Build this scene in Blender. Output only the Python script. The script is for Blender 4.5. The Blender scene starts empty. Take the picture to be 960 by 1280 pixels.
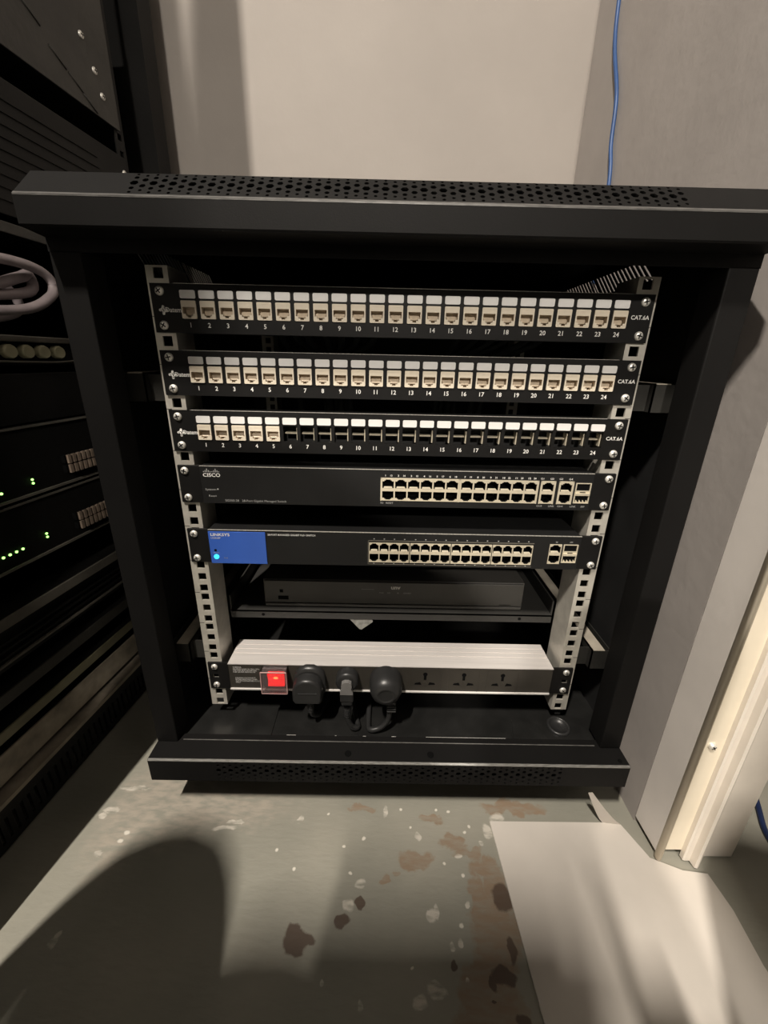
import bpy, bmesh, math, random
from mathutils import Vector, Matrix
from mathutils.geometry import tessellate_polygon

random.seed(7)
scene = bpy.context.scene
COL = scene.collection
PI = math.pi
# World frame, metres: x to the right along the cabinet front, y into the wall, z = 0 at the top of the rack rails.
FLOOR = -0.664

# ------------------------------------------------------------------ camera, light, exposure
def rodrigues(v):
    v = Vector(v); t = v.length
    return Matrix.Rotation(t, 3, v.normalized())
view = rodrigues((0.329268639, -0.00329546532, 0.0208926178)) @ Matrix(((1, 0, 0), (0, 0, -1), (0, 1, 0)))
cam_data = bpy.data.cameras.new('camera')
cam = bpy.data.objects.new('camera', cam_data)
COL.objects.link(cam)
m = Matrix((view[0], -view[1], -view[2])).transposed().to_4x4()
m.translation = (-0.0172829, -0.41808673, -0.07948459)
cam.matrix_world = m
cam_data.sensor_fit = 'VERTICAL'
cam_data.sensor_height = 36.0
cam_data.sensor_width = 27.0
cam_data.lens = 36.0 * 490.472 / 1280
cam_data.shift_y = (617 - 640) / 1280
cam_data.clip_start = 0.01
scene.camera = cam

world = bpy.data.worlds.new('world')
scene.world = world
world.use_nodes = True
world.node_tree.nodes['Background'].inputs[0].default_value = (0.5, 0.48, 0.45, 1)
world.node_tree.nodes['Background'].inputs[1].default_value = 0.02

scene.view_settings.view_transform = 'Standard'
scene.view_settings.look = 'None'
scene.view_settings.gamma = 1.0
scene.view_settings.use_curve_mapping = False
scene.view_settings.exposure = 0.22

def area(name, loc, target, sx, sy, power, color):
    d = bpy.data.lights.new(name, 'AREA')
    d.shape = 'RECTANGLE'; d.size = sx; d.size_y = sy; d.energy = power; d.color = color
    o = bpy.data.objects.new(name, d); COL.objects.link(o)
    o.location = loc
    o.rotation_euler = (Vector(target) - Vector(loc)).to_track_quat('-Z', 'Y').to_euler()
    return o
# the ceiling tube above and left of the photographer, and the lamp of the hall beyond the door on the right
key = area('ceiling_tube', (-0.62, -1.18, 1.985), (-0.62, -1.179, 0.0), 0.022, 0.22, 92.0, (1.0, 0.915, 0.81))
key.rotation_euler = (0, 0, math.radians(-11.5))
area('far_ceiling_tube', (0.12, -3.80, 1.985), (0.12, -3.799, 0.0), 0.25, 0.25, 195.0, (1.0, 0.92, 0.82))
area('hall_lamp', (1.05, -1.0, 1.95), (1.05, -0.999, 0.0), 0.5, 0.5, 2.5, (1.0, 0.88, 0.74))

# ------------------------------------------------------------------ materials
def principled(name):
    mt = bpy.data.materials.new(name); mt.use_nodes = True
    nt = mt.node_tree
    return mt, nt, nt.nodes['Principled BSDF']

def mat(name, col, rough=0.5, metal=0.0, var=0.12, scale=30.0, bump=0.0, bscale=400.0, emit=None, estr=1.0, spec=None, col2=None, trans=0.0, alpha=1.0, aniso=None):
    mt, nt, bs = principled(name)
    tc = nt.nodes.new('ShaderNodeTexCoord')
    nz = nt.nodes.new('ShaderNodeTexNoise'); nz.inputs['Scale'].default_value = scale; nz.inputs['Detail'].default_value = 5
    if aniso:
        mp = nt.nodes.new('ShaderNodeMapping'); mp.inputs['Scale'].default_value = aniso
        nt.links.new(tc.outputs['Object'], mp.inputs['Vector']); nt.links.new(mp.outputs['Vector'], nz.inputs['Vector'])
    else:
        nt.links.new(tc.outputs['Object'], nz.inputs['Vector'])
    rp = nt.nodes.new('ShaderNodeValToRGB')
    c2 = col2 if col2 else tuple(min(1, c * (1 + var)) for c in col)
    c1 = tuple(c * (1 - var) for c in col) if not col2 else col
    rp.color_ramp.elements[0].position = 0.32; rp.color_ramp.elements[1].position = 0.68
    rp.color_ramp.elements[0].color = (*c1, 1); rp.color_ramp.elements[1].color = (*c2, 1)
    nt.links.new(nz.outputs['Fac'], rp.inputs['Fac']); nt.links.new(rp.outputs['Color'], bs.inputs['Base Color'])
    bs.inputs['Roughness'].default_value = rough; bs.inputs['Metallic'].default_value = metal
    if spec is not None: bs.inputs['Specular IOR Level'].default_value = spec
    if trans: bs.inputs['Transmission Weight'].default_value = trans
    if alpha < 1: bs.inputs['Alpha'].default_value = alpha
    if bump:
        n2 = nt.nodes.new('ShaderNodeTexNoise'); n2.inputs['Scale'].default_value = bscale; n2.inputs['Detail'].default_value = 3
        nt.links.new(tc.outputs['Object'], n2.inputs['Vector'])
        bp = nt.nodes.new('ShaderNodeBump'); bp.inputs['Strength'].default_value = bump; bp.inputs['Distance'].default_value = 0.002
        nt.links.new(n2.outputs['Fac'], bp.inputs['Height']); nt.links.new(bp.outputs['Normal'], bs.inputs['Normal'])
    if emit:
        bs.inputs['Emission Color'].default_value = (*emit, 1); bs.inputs['Emission Strength'].default_value = estr
    return mt

M = {}
M['black_steel'] = mat('black_powder_coat', (0.0075, 0.0072, 0.007), 0.58, 0, 0.12, 12, 0.05, 900, spec=0.12)
M['inner_black'] = mat('black_inside_paint', (0.012, 0.012, 0.012), 0.6, 0, 0.2, 20)
M['rack_black'] = mat('old_rack_black', (0.007, 0.0066, 0.006), 0.55, 0, 0.3, 9, 0.1, 300, spec=0.25)
M['panel_black'] = mat('panel_black', (0.0075, 0.0072, 0.007), 0.5, 0, 0.1, 25, 0.06, 900, spec=0.22)
M['switch_black'] = mat('switch_black', (0.011, 0.011, 0.011), 0.5, 0, 0.1, 25, 0.06, 1200, spec=0.28)
M['plastic_black'] = mat('plug_black_plastic', (0.022, 0.022, 0.022), 0.38, 0, 0.1, 40)
M['hole_black'] = mat('socket_dark', (0.003, 0.003, 0.003), 0.8, 0, 0.1, 40, spec=0.08)
M['zinc'] = mat('galvanised_zinc', (0.66, 0.63, 0.56), 0.42, 0.5, 0.12, 60, 0.1, 300)
M['chrome'] = mat('nickel_screw', (0.86, 0.84, 0.78), 0.42, 0.55, 0.08, 80)
M['cream'] = mat('cream_jack_plastic', (0.74, 0.66, 0.53), 0.4, 0, 0.05, 60)
M['label_grey'] = mat('label_window_plastic', (0.78, 0.77, 0.75), 0.32, 0, 0.04, 60)
M['print_white'] = mat('white_print', (0.78, 0.77, 0.74), 0.6, 0, 0.03, 80)
M['print_grey'] = mat('grey_print', (0.40, 0.40, 0.39), 0.6, 0, 0.05, 80)
M['port_metal'] = mat('tinned_port_shell', (0.80, 0.72, 0.56), 0.36, 0.45, 0.08, 90)
M['alu'] = mat('satin_aluminium', (0.80, 0.76, 0.73), 0.38, 0.35, 0.05, 8, aniso=(2, 60, 60))
M['alu_edge'] = mat('bright_aluminium_edge', (0.9, 0.88, 0.84), 0.35, 0.3, 0.05, 30)
M['blue'] = mat('blue_face_plate', (0.035, 0.115, 0.50), 0.4, 0, 0.04, 20)
M['blue_led'] = mat('cyan_led', (0.0, 0.5, 0.9), 0.3, emit=(0.05, 0.75, 1.0), estr=1.6)
M['green_led'] = mat('green_led', (0.2, 0.8, 0.1), 0.3, emit=(0.42, 1.0, 0.22), estr=2.2)
M['red_switch'] = mat('lit_red_rocker', (0.5, 0.005, 0.006), 0.3, var=0.1, scale=120, emit=(1.0, 0.008, 0.012), estr=0.8)
M['red_core'] = mat('neon_core', (1.0, 0.2, 0.05), 0.3, emit=(1.0, 0.22, 0.06), estr=2.0)
M['clear'] = mat('clear_cover', (0.95, 0.85, 0.85), 0.12, var=0.02, trans=0.95)
M['grey_plug'] = mat('grey_plug_insert', (0.17, 0.165, 0.16), 0.5, 0, 0.1, 60)
M['nvr'] = mat('recorder_black', (0.06, 0.057, 0.052), 0.42, 0.0, 0.1, 15, 0.12, 900)
M['shelf'] = mat('shelf_black', (0.032, 0.031, 0.029), 0.45, 0, 0.12, 20, 0.2, 800)
M['cable_dark'] = mat('dark_grey_cable', (0.055, 0.06, 0.055), 0.5, 0, 0.1, 60)
M['cable_pale'] = mat('pale_mauve_cable', (0.34, 0.29, 0.30), 0.5, 0, 0.12, 60)
M['cable_blue'] = mat('blue_cable', (0.024, 0.07, 0.20), 0.45, 0, 0.1, 60)
M['cable_navy'] = mat('navy_cable', (0.012, 0.022, 0.07), 0.45, 0, 0.1, 60)
M['copper_white'] = mat('white_cable_core', (0.7, 0.68, 0.62), 0.4)
M['scrap'] = mat('grey_scrap', (0.26, 0.26, 0.24), 0.7, 0, 0.4, 150)
M['sheet'] = mat('dusty_white_sheet', (0.60, 0.555, 0.50), 0.55, 0, 0.09, 7, 0.25, 25)
M['cream_paint'] = mat('cream_gloss_paint', (0.78, 0.70, 0.56), 0.38, 0, 0.04, 20, 0.08, 60)
M['white_paint'] = mat('offwhite_trim_paint', (0.72, 0.66, 0.58), 0.42, 0, 0.05, 20, 0.08, 60)
M['grey_paint'] = mat('grey_wall_paint', (0.42, 0.385, 0.35), 0.55, 0, 0.05, 10, 0.2, 70)
M['grey_board'] = mat('grey_board_paint', (0.68, 0.635, 0.59), 0.5, 0, 0.05, 12, 0.12, 70)
M['wall_right'] = mat('right_wall_plaster', (0.375, 0.344, 0.322), 0.7, 0, 0.05, 10, 0.22, 70)
M['wall_back'] = mat('back_wall_plaster', (0.325, 0.295, 0.268), 0.75, 0, 0.04, 6, 0.25, 50)
M['wall_other'] = mat('room_wall_plaster', (0.16, 0.15, 0.14), 0.8, 0, 0.04, 6)
M['ceiling'] = mat('ceiling_paint', (0.18, 0.17, 0.16), 0.8, 0, 0.03, 6)
M['band_grey'] = mat('grey_rack_strip', (0.13, 0.12, 0.10), 0.5, 0, 0.35, 25)
M['band_olive'] = mat('olive_rack_strip', (0.15, 0.14, 0.085), 0.5, 0, 0.3, 25)
M['band_beige'] = mat('dusty_beige_ledge', (0.26, 0.225, 0.175), 0.6, 0, 0.4, 30)
M['knob_yellow'] = mat('pale_yellow_cap', (0.40, 0.38, 0.25), 0.5, 0, 0.15, 60)
M['terminal'] = mat('bronze_terminal', (0.34, 0.26, 0.20), 0.45, 0.3, 0.3, 80)
M['scuffed'] = mat('scuffed_black', (0.012, 0.012, 0.0115), 0.36, 0, 0.25, 40, 0.1, 120)
M['strip_face'] = mat('strip_face_plastic', (0.036, 0.032, 0.026), 0.45, 0, 0.1, 40)
M['bracket'] = mat('dull_grey_bracket', (0.03, 0.029, 0.026), 0.45, 0.2, 0.2, 30)
M['bracket_lit'] = mat('lit_bracket_flange', (0.42, 0.38, 0.31), 0.5, 0.1, 0.2, 30)  # bracket top flange painted paler, as if lit
M['edge_glint'] = mat('painted_edge_glint', (0.62, 0.60, 0.55), 0.35, 0.5, 0.25, 25, aniso=(20, 1, 1))  # pale strips painting the glint along the top front edges
M['jacket'] = mat('dark_jacket', (0.05, 0.05, 0.06), 0.85, 0, 0.2, 40)
M['jeans'] = mat('dark_jeans', (0.03, 0.035, 0.06), 0.85, 0, 0.2, 60)
M['shoe'] = mat('black_shoe', (0.015, 0.014, 0.013), 0.45)
M['skin'] = mat('skin', (0.42, 0.25, 0.18), 0.55, 0, 0.08, 40)
M['hair'] = mat('dark_hair', (0.02, 0.015, 0.012), 0.6, 0, 0.3, 200)

def floor_material():
    mt, nt, bs = principled('painted_concrete_floor')
    N, L = nt.nodes, nt.links
    tc = N.new('ShaderNodeTexCoord')
    warp = N.new('ShaderNodeTexNoise'); warp.inputs['Scale'].default_value = 55; warp.inputs['Detail'].default_value = 4
    L.new(tc.outputs['Object'], warp.inputs['Vector'])
    sub = N.new('ShaderNodeVectorMath'); sub.operation = 'SUBTRACT'; sub.inputs[1].default_value = (0.5, 0.5, 0.5)
    L.new(warp.outputs['Color'], sub.inputs[0])
    def warped(amount):
        sc = N.new('ShaderNodeVectorMath'); sc.operation = 'SCALE'; sc.inputs['Scale'].default_value = amount
        L.new(sub.outputs[0], sc.inputs[0])
        ad = N.new('ShaderNodeVectorMath'); ad.operation = 'ADD'
        L.new(tc.outputs['Object'], ad.inputs[0]); L.new(sc.outputs[0], ad.inputs[1])
        return ad.outputs[0]
    def mask(blobs, amount, soft):
        src = warped(amount); acc = None
        for (x, y, rx, ry) in blobs:
            a = N.new('ShaderNodeVectorMath'); a.operation = 'SUBTRACT'; a.inputs[1].default_value = (x, y, 0)
            L.new(src, a.inputs[0])
            b = N.new('ShaderNodeVectorMath'); b.operation = 'MULTIPLY'; b.inputs[1].default_value = (1 / rx, 1 / ry, 0)
            L.new(a.outputs[0], b.inputs[0])
            c = N.new('ShaderNodeVectorMath'); c.operation = 'LENGTH'
            L.new(b.outputs[0], c.inputs[0])
            if acc is None: acc = c.outputs['Value']
            else:
                mn = N.new('ShaderNodeMath'); mn.operation = 'MINIMUM'
                L.new(acc, mn.inputs[0]); L.new(c.outputs['Value'], mn.inputs[1]); acc = mn.outputs[0]
        mr = N.new('ShaderNodeMapRange'); mr.inputs['From Min'].default_value = 1.0 + soft; mr.inputs['From Max'].default_value = 1.0 - soft
        L.new(acc, mr.inputs['Value'])
        return mr.outputs['Result']
    n1 = N.new('ShaderNodeTexNoise'); n1.inputs['Scale'].default_value = 9; n1.inputs['Detail'].default_value = 6
    L.new(tc.outputs['Object'], n1.inputs['Vector'])
    rp = N.new('ShaderNodeValToRGB')
    rp.color_ramp.elements[0].position = 0.3; rp.color_ramp.elements[0].color = (0.245, 0.24, 0.20, 1)
    rp.color_ramp.elements[1].position = 0.7; rp.color_ramp.elements[1].color = (0.315, 0.30, 0.25, 1)
    L.new(n1.outputs['Fac'], rp.inputs['Fac'])
    cur = rp.outputs['Color']
    def over(cur, fac, color, strength=1.0, tex=None):
        mx = N.new('ShaderNodeMix'); mx.data_type = 'RGBA'
        ml = N.new('ShaderNodeMath'); ml.operation = 'MULTIPLY'; ml.inputs[1].default_value = strength
        L.new(fac, ml.inputs[0])
        f = ml.outputs[0]
        if tex is not None:
            m2 = N.new('ShaderNodeMath'); m2.operation = 'MULTIPLY'
            L.new(f, m2.inputs[0]); L.new(tex, m2.inputs[1]); f = m2.outputs[0]
        L.new(f, mx.inputs[0]); L.new(cur, mx.inputs[6]); mx.inputs[7].default_value = (*color, 1)
        return mx.outputs[2]
    # worn pale scratches on the left, brown flaked patches, dark flakes, white plaster splashes
    pale = [(-0.30, -0.045, 0.07, 0.045), (-0.345, -0.06, 0.03, 0.06), (-0.24, -0.05, 0.10, 0.02)]
    brown = [(0.0346, -0.1047, 0.0199, 0.0105), (0.0595, -0.0607, 0.0151, 0.0057), (0.0824, -0.0854, 0.012, 0.0077), (0.1008, -0.0964, 0.0203, 0.0064), (0.117, -0.1127, 0.0216, 0.0109), (0.1044, -0.1463, 0.0128, 0.0232), (0.1156, -0.1724, 0.026, 0.029), (0.097, -0.212, 0.03, 0.0242), (0.1436, -0.1658, 0.0106, 0.0124), (-0.0326, -0.047, 0.0145, 0.005), (0.1725, -0.0442, 0.0447, 0.0091), (-0.005, -0.1272, 0.0047, 0.0045), (0.0066, -0.1178, 0.0048, 0.0039), (0.116, -0.2268, 0.0228, 0.0139), (0.128, -0.135, 0.012, 0.03), (0.10, -0.25, 0.05, 0.03)]
    dark = [(-0.098, -0.1792, 0.0139, 0.0097), (-0.102, -0.172, 0.009, 0.009), (-0.088, -0.178, 0.009, 0.006), (-0.0516, -0.1625, 0.0079, 0.0064), (0.1316, -0.1404, 0.0102, 0.0125), (0.1174, -0.2013, 0.013, 0.0064), (0.1042, -0.2057, 0.004, 0.0052), (0.0662, -0.194, 0.0033, 0.0033), (0.1301, -0.1814, 0.0051, 0.0105), (-0.0323, -0.1462, 0.0055, 0.0041), (0.1266, -0.2291, 0.0091, 0.0047), (0.1013, -0.2196, 0.0023, 0.002)]
    white = [(-0.1173, -0.063, 0.0043, 0.0047), (-0.0029, -0.0527, 0.0028, 0.0065), (-0.0315, -0.1282, 0.0057, 0.0052), (-0.0457, -0.1491, 0.0071, 0.0056), (0.0484, -0.157, 0.0044, 0.0062), (0.0533, -0.1536, 0.0024, 0.0069), (0.0405, -0.0814, 0.0042, 0.0043), (0.0869, -0.1008, 0.004, 0.0029), (0.1202, -0.0867, 0.0035, 0.0038), (0.0888, -0.1464, 0.0025, 0.0045), (0.0677, -0.1801, 0.003, 0.0042), (0.0766, -0.1776, 0.0024, 0.0042), (0.0461, -0.2109, 0.009, 0.0056), (0.0297, -0.2186, 0.0067, 0.004), (-0.0279, -0.2215, 0.0027, 0.0035), (-0.0669, -0.2065, 0.0016, 0.0016), (0.0784, -0.207, 0.0022, 0.0033), (0.1483, -0.0595, 0.009, 0.0093), (-0.2145, -0.0737, 0.0157, 0.0024), (-0.2012, -0.0669, 0.0106, 0.0024), (-0.3735, -0.0536, 0.0108, 0.0033), (-0.3803, -0.0596, 0.0053, 0.0032), (-0.3517, -0.1826, 0.0056, 0.0048), (-0.3506, -0.1766, 0.0036, 0.0048), (-0.3581, -0.1043, 0.0058, 0.003), (0.1317, -0.0739, 0.0065, 0.0071), (-0.3582, -0.0251, 0.0205, 0.003)]
    specks = [(0.0826, -0.0505, 0.002, 0.0018), (0.0169, -0.0484, 0.002, 0.0018), (0.1066, -0.0677, 0.002, 0.0018), (0.0665, -0.0477, 0.002, 0.0018), (-0.0308, -0.0832, 0.0021, 0.0018), (-0.0558, -0.0914, 0.002, 0.0017), (-0.0454, -0.12, 0.0019, 0.0015), (-0.1141, -0.1168, 0.0019, 0.0016), (0.0235, -0.1961, 0.0016, 0.0011), (0.0687, -0.1092, 0.002, 0.0016), (-0.3359, -0.0798, 0.0036, 0.0024), (-0.3394, -0.0905, 0.0036, 0.0024), (0.0792, -0.1639, 0.0022, 0.0017), (-0.1395, -0.0967, 0.002, 0.0017), (0.10, -0.075, 0.0018, 0.0018), (0.03, -0.07, 0.0016, 0.0016), (-0.08, -0.055, 0.0015, 0.0015), (0.09, -0.12, 0.002, 0.0015)]
    n2 = N.new('ShaderNodeTexNoise'); n2.inputs['Scale'].default_value = 120; n2.inputs['Detail'].default_value = 6
    mp = N.new('ShaderNodeMapping'); mp.inputs['Scale'].default_value = (0.5, 1.6, 1); mp.inputs['Rotation'].default_value = (0, 0, 0.6)
    L.new(tc.outputs['Object'], mp.inputs['Vector']); L.new(mp.outputs['Vector'], n2.inputs['Vector'])
    r2 = N.new('ShaderNodeMapRange'); r2.inputs['From Min'].default_value = 0.35; r2.inputs['From Max'].default_value = 0.6
    L.new(n2.outputs['Fac'], r2.inputs['Value'])
    cur = over(cur, mask(pale, 0.05, 0.35), (0.40, 0.35, 0.29), 0.75, r2.outputs['Result'])
    cur = over(cur, mask(brown, 0.034, 0.12), (0.25, 0.175, 0.115), 0.75, r2.outputs['Result'])
    cur = over(cur, mask(brown, 0.034, 0.12), (0.25, 0.175, 0.115), 0.45)
    cur = over(cur, mask(dark, 0.016, 0.12), (0.085, 0.055, 0.038), 0.9)
    cur = over(cur, mask(white, 0.014, 0.15), (0.58, 0.54, 0.47), 0.95, r2.outputs['Result'])
    cur = over(cur, mask(specks, 0.007, 0.3), (0.68, 0.64, 0.56), 0.95)
    L.new(cur, bs.inputs['Base Color'])
    bs.inputs['Roughness'].default_value = 0.5
    bp = N.new('ShaderNodeBump'); bp.inputs['Strength'].default_value = 0.25; bp.inputs['Distance'].default_value = 0.002
    L.new(n2.outputs['Fac'], bp.inputs['Height']); L.new(bp.outputs['Normal'], bs.inputs['Normal'])
    return mt
M['floor'] = floor_material()

# ------------------------------------------------------------------ mesh helpers
class MB:
    def __init__(s): s.v, s.f, s.m, s.sm = [], [], [], []
    def face(s, pts, mi=0, smooth=False):
        b = len(s.v); s.v += [tuple(p) for p in pts]; s.f.append(tuple(range(b, b + len(pts)))); s.m.append(mi); s.sm.append(smooth)
    def box(s, x0, x1, y0, y1, z0, z1, mi=0, bev=0.0):
        if bev:
            return s.bevbox(x0, x1, y0, y1, z0, z1, mi, bev)
        b = len(s.v)
        s.v += [(x, y, z) for z in (z0, z1) for y in (y0, y1) for x in (x0, x1)]
        for q in ((0, 2, 3, 1), (4, 5, 7, 6), (0, 1, 5, 4), (2, 6, 7, 3), (0, 4, 6, 2), (1, 3, 7, 5)):
            s.f.append(tuple(b + i for i in q)); s.m.append(mi); s.sm.append(False)
        return s
    def bevbox(s, x0, x1, y0, y1, z0, z1, mi, w):
        bm = bmesh.new()
        bmesh.ops.create_cube(bm, size=1)
        for v in bm.verts:
            v.co = ((x0 + x1) / 2 + v.co.x * (x1 - x0), (y0 + y1) / 2 + v.co.y * (y1 - y0), (z0 + z1) / 2 + v.co.z * (z1 - z0))
        bmesh.ops.bevel(bm, geom=list(bm.edges), offset=w, segments=2, profile=0.5, affect='EDGES')
        s.take(bm, mi); return s
    def take(s, bm, mi=0, smooth=False):
        b = len(s.v); bm.verts.index_update()
        s.v += [tuple(v.co) for v in bm.verts]
        for f in bm.faces:
            s.f.append(tuple(b + v.index for v in f.verts)); s.m.append(mi); s.sm.append(smooth)
        bm.free()
    def prism(s, poly, plane, a, b_, mi=0, smooth=False):
        """extrude a 2-D polygon; plane 'yz' extrudes along x, 'xz' along y, 'xy' along z"""
        def p3(p, t): return {'yz': (t, p[0], p[1]), 'xz': (p[0], t, p[1]), 'xy': (p[0], p[1], t)}[plane]
        n = len(poly)
        for i in range(n):
            j = (i + 1) % n
            s.face([p3(poly[i], a), p3(poly[j], a), p3(poly[j], b_), p3(poly[i], b_)], mi, smooth)
        tri = tessellate_polygon([[Vector((p[0], p[1], 0)) for p in poly]])
        for t in tri:
            s.face([p3(poly[i], a) for i in t], mi); s.face([p3(poly[i], b_) for i in t], mi)
        return s
    def plate(s, outer, holes, y, depth, mi=0, wmi=None, fn=None, outer_walls=True):
        """flat plate in x-z at y, with polygon holes whose walls run back by depth"""
        wmi = mi if wmi is None else wmi
        fn = fn or (lambda p, d: (p[0], y + d, p[1]))
        loops = [outer] + holes; flat = [p for l in loops for p in l]
        tri = tessellate_polygon([[Vector((p[0], p[1], 0)) for p in l] for l in loops])
        for t in tri: s.face([fn(flat[i], 0) for i in t], mi)
        for k, l in enumerate(loops):
            if k == 0 and not outer_walls: continue
            for i in range(len(l)):
                j = (i + 1) % len(l)
                s.face([fn(l[i], 0), fn(l[j], 0), fn(l[j], depth), fn(l[i], depth)], mi if k == 0 else wmi)
        return s
    def grid(s, xs, zs, hole, y, depth, mi=0, wmi=None):
        """front plate cut on a grid; hole(i, j) says which cells are open"""
        wmi = mi if wmi is None else wmi
        nx, nz = len(xs) - 1, len(zs) - 1
        for i in range(nx):
            for j in range(nz):
                x0, x1, z0, z1 = xs[i], xs[i + 1], zs[j], zs[j + 1]
                if not hole(i, j):
                    s.face([(x0, y, z0), (x1, y, z0), (x1, y, z1), (x0, y, z1)], mi)
                else:
                    for (a, b_, c, d, ni, nj) in ((x0, z0, x1, z0, i, j - 1), (x1, z0, x1, z1, i + 1, j), (x1, z1, x0, z1, i, j + 1), (x0, z1, x0, z0, i - 1, j)):
                        if not (0 <= ni < nx and 0 <= nj < nz and hole(ni, nj)):
                            s.face([(a, y, b_), (c, y, d), (c, y + depth, d), (a, y + depth, b_)], wmi)
        X0, X1, Z0, Z1 = xs[0], xs[-1], zs[0], zs[-1]
        for a, b_, c, d in ((X0, Z0, X1, Z0), (X1, Z0, X1, Z1), (X1, Z1, X0, Z1), (X0, Z1, X0, Z0)):
            s.face([(a, y, b_), (a, y + depth, b_), (c, y + depth, d), (c, y, d)], mi)
        return s
    def tube(s, pts, r, n=8, mi=0, taper=None):
        pts = [Vector(p) for p in pts]; rings = []
        up = Vector((0, 0, 1))
        for i, p in enumerate(pts):
            t = (pts[min(i + 1, len(pts) - 1)] - pts[max(i - 1, 0)]).normalized()
            u = t.cross(up)
            if u.length < 1e-3: u = t.cross(Vector((0, 1, 0)))
            u.normalize(); w = t.cross(u).normalized(); up = w.cross(t) if False else up
            rr = taper[i] if taper else r
            rings.append([p + (u * math.cos(2 * PI * k / n) + w * math.sin(2 * PI * k / n)) * rr for k in range(n)])
        b = len(s.v)
        for rg in rings: s.v += [tuple(q) for q in rg]
        for i in range(len(rings) - 1):
            for k in range(n):
                k2 = (k + 1) % n
                s.f.append((b + i * n + k, b + i * n + k2, b + (i + 1) * n + k2, b + (i + 1) * n + k)); s.m.append(mi); s.sm.append(True)
        s.f.append(tuple(b + k for k in range(n))[::-1]); s.m.append(mi); s.sm.append(False)
        s.f.append(tuple(b + (len(rings) - 1) * n + k for k in range(n))); s.m.append(mi); s.sm.append(False)
        return s
    def lathe(s, prof, c, axis=(0, -1, 0), n=16, mi=0, smooth=True, sx=1.0, sz=1.0):
        """prof: (radius, height along axis)"""
        ax = Vector(axis).normalized()
        u = ax.cross(Vector((0, 0, 1)));
        if u.length < 1e-3: u = Vector((1, 0, 0))
        u.normalize(); w = ax.cross(u).normalized(); c = Vector(c); b = len(s.v)
        for r, h in prof:
            for k in range(n):
                a = 2 * PI * k / n
                s.v.append(tuple(c + ax * h + u * (math.cos(a) * r * sx) + w * (math.sin(a) * r * sz)))
        for i in range(len(prof) - 1):
            for k in range(n):
                k2 = (k + 1) % n
                s.f.append((b + i * n + k, b + i * n + k2, b + (i + 1) * n + k2, b + (i + 1) * n + k)); s.m.append(mi); s.sm.append(smooth)
        s.f.append(tuple(b + (len(prof) - 1) * n + k for k in range(n))); s.m.append(mi); s.sm.append(False)
        return s
    def mesh(s, name, mats, off=(0, 0, 0)):
        me = bpy.data.meshes.new(name)
        me.from_pydata([(x - off[0], y - off[1], z - off[2]) for x, y, z in s.v], [], s.f)
        for mm in mats: me.materials.append(M[mm])
        me.polygons.foreach_set('material_index', s.m); me.polygons.foreach_set('use_smooth', s.sm)
        bm = bmesh.new(); bm.from_mesh(me); bmesh.ops.remove_doubles(bm, verts=bm.verts, dist=1e-6); bmesh.ops.recalc_face_normals(bm, faces=bm.faces)
        bm.to_mesh(me); bm.free(); me.update()
        return me

OFF = {}
def tag(o, label=None, cat=None, group=None, kind=None):
    if label: o['label'] = label
    if cat: o['category'] = cat
    if group: o['group'] = group
    if kind: o['kind'] = kind
    return o
def thing(name, label, cat, loc, group=None):
    o = bpy.data.objects.new(name, None); COL.objects.link(o); o.location = loc; o.empty_display_size = 0.02
    OFF[o.name] = tuple(loc)
    return tag(o, label, cat, group)
def build(mb, name, mats, parent=None, loc=None):
    if isinstance(mats, str): mats = [mats]
    off = OFF[parent.name] if parent else (loc or (0, 0, 0))
    o = bpy.data.objects.new(name, mb.mesh(name, mats, off)); COL.objects.link(o)
    if parent: o.parent = parent
    else: o.location = off
    OFF[o.name] = off
    return o
def put(me, name, parent, at):
    """a part that shares mesh data, its mesh centred on its own origin"""
    o = bpy.data.objects.new(name, me); COL.objects.link(o); o.parent = parent
    off = OFF[parent.name]
    par = parent; base = Vector((0, 0, 0))
    o.location = Vector(at) - Vector(off)
    OFF[o.name] = tuple(at)
    return o
def struct(mb, name, mats):
    return tag(build(mb, name, mats), kind='structure')
def smooth_path(pts, n=8):
    pts = [Vector(p) for p in pts]; out = []
    P = [pts[0]] + pts + [pts[-1]]
    for i in range(1, len(P) - 2):
        for k in range(n):
            t = k / n
            out.append(0.5 * ((2 * P[i]) + (P[i + 1] - P[i - 1]) * t + (2 * P[i - 1] - 5 * P[i] + 4 * P[i + 1] - P[i + 2]) * t * t + (3 * P[i] - P[i - 1] - 3 * P[i + 1] + P[i + 2]) * t ** 3))
    out.append(P[-2]); return out

TEXTS = {}
def text_mesh(body, height, align='CENTER', squeeze=1.0, bold=0.0):
    key = (body, height, align, squeeze, bold)
    if key in TEXTS: return TEXTS[key]
    cu = bpy.data.curves.new('print', 'FONT'); cu.body = body; cu.size = 1.0; cu.align_x = align; cu.align_y = 'CENTER'; cu.resolution_u = 2
    cu.offset = bold
    ob = bpy.data.objects.new('print', cu); COL.objects.link(ob)
    bpy.context.view_layer.update()
    me = bpy.data.meshes.new_from_object(ob.evaluated_get(bpy.context.evaluated_depsgraph_get()))
    bpy.data.objects.remove(ob); bpy.data.curves.remove(cu)
    k = height / 0.70
    for v in me.vertices: v.co = (v.co.x * k * squeeze, 0, v.co.y * k)
    me.name = 'print'
    TEXTS[key] = me
    return me
def write(body, name, parent, at, height, material='print_white', align='CENTER', squeeze=1.0, bold=0.0):
    me = text_mesh(body, height, align, squeeze, bold)
    if not me.materials: me.materials.append(M[material])
    return put(me, name, parent, at)

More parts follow.
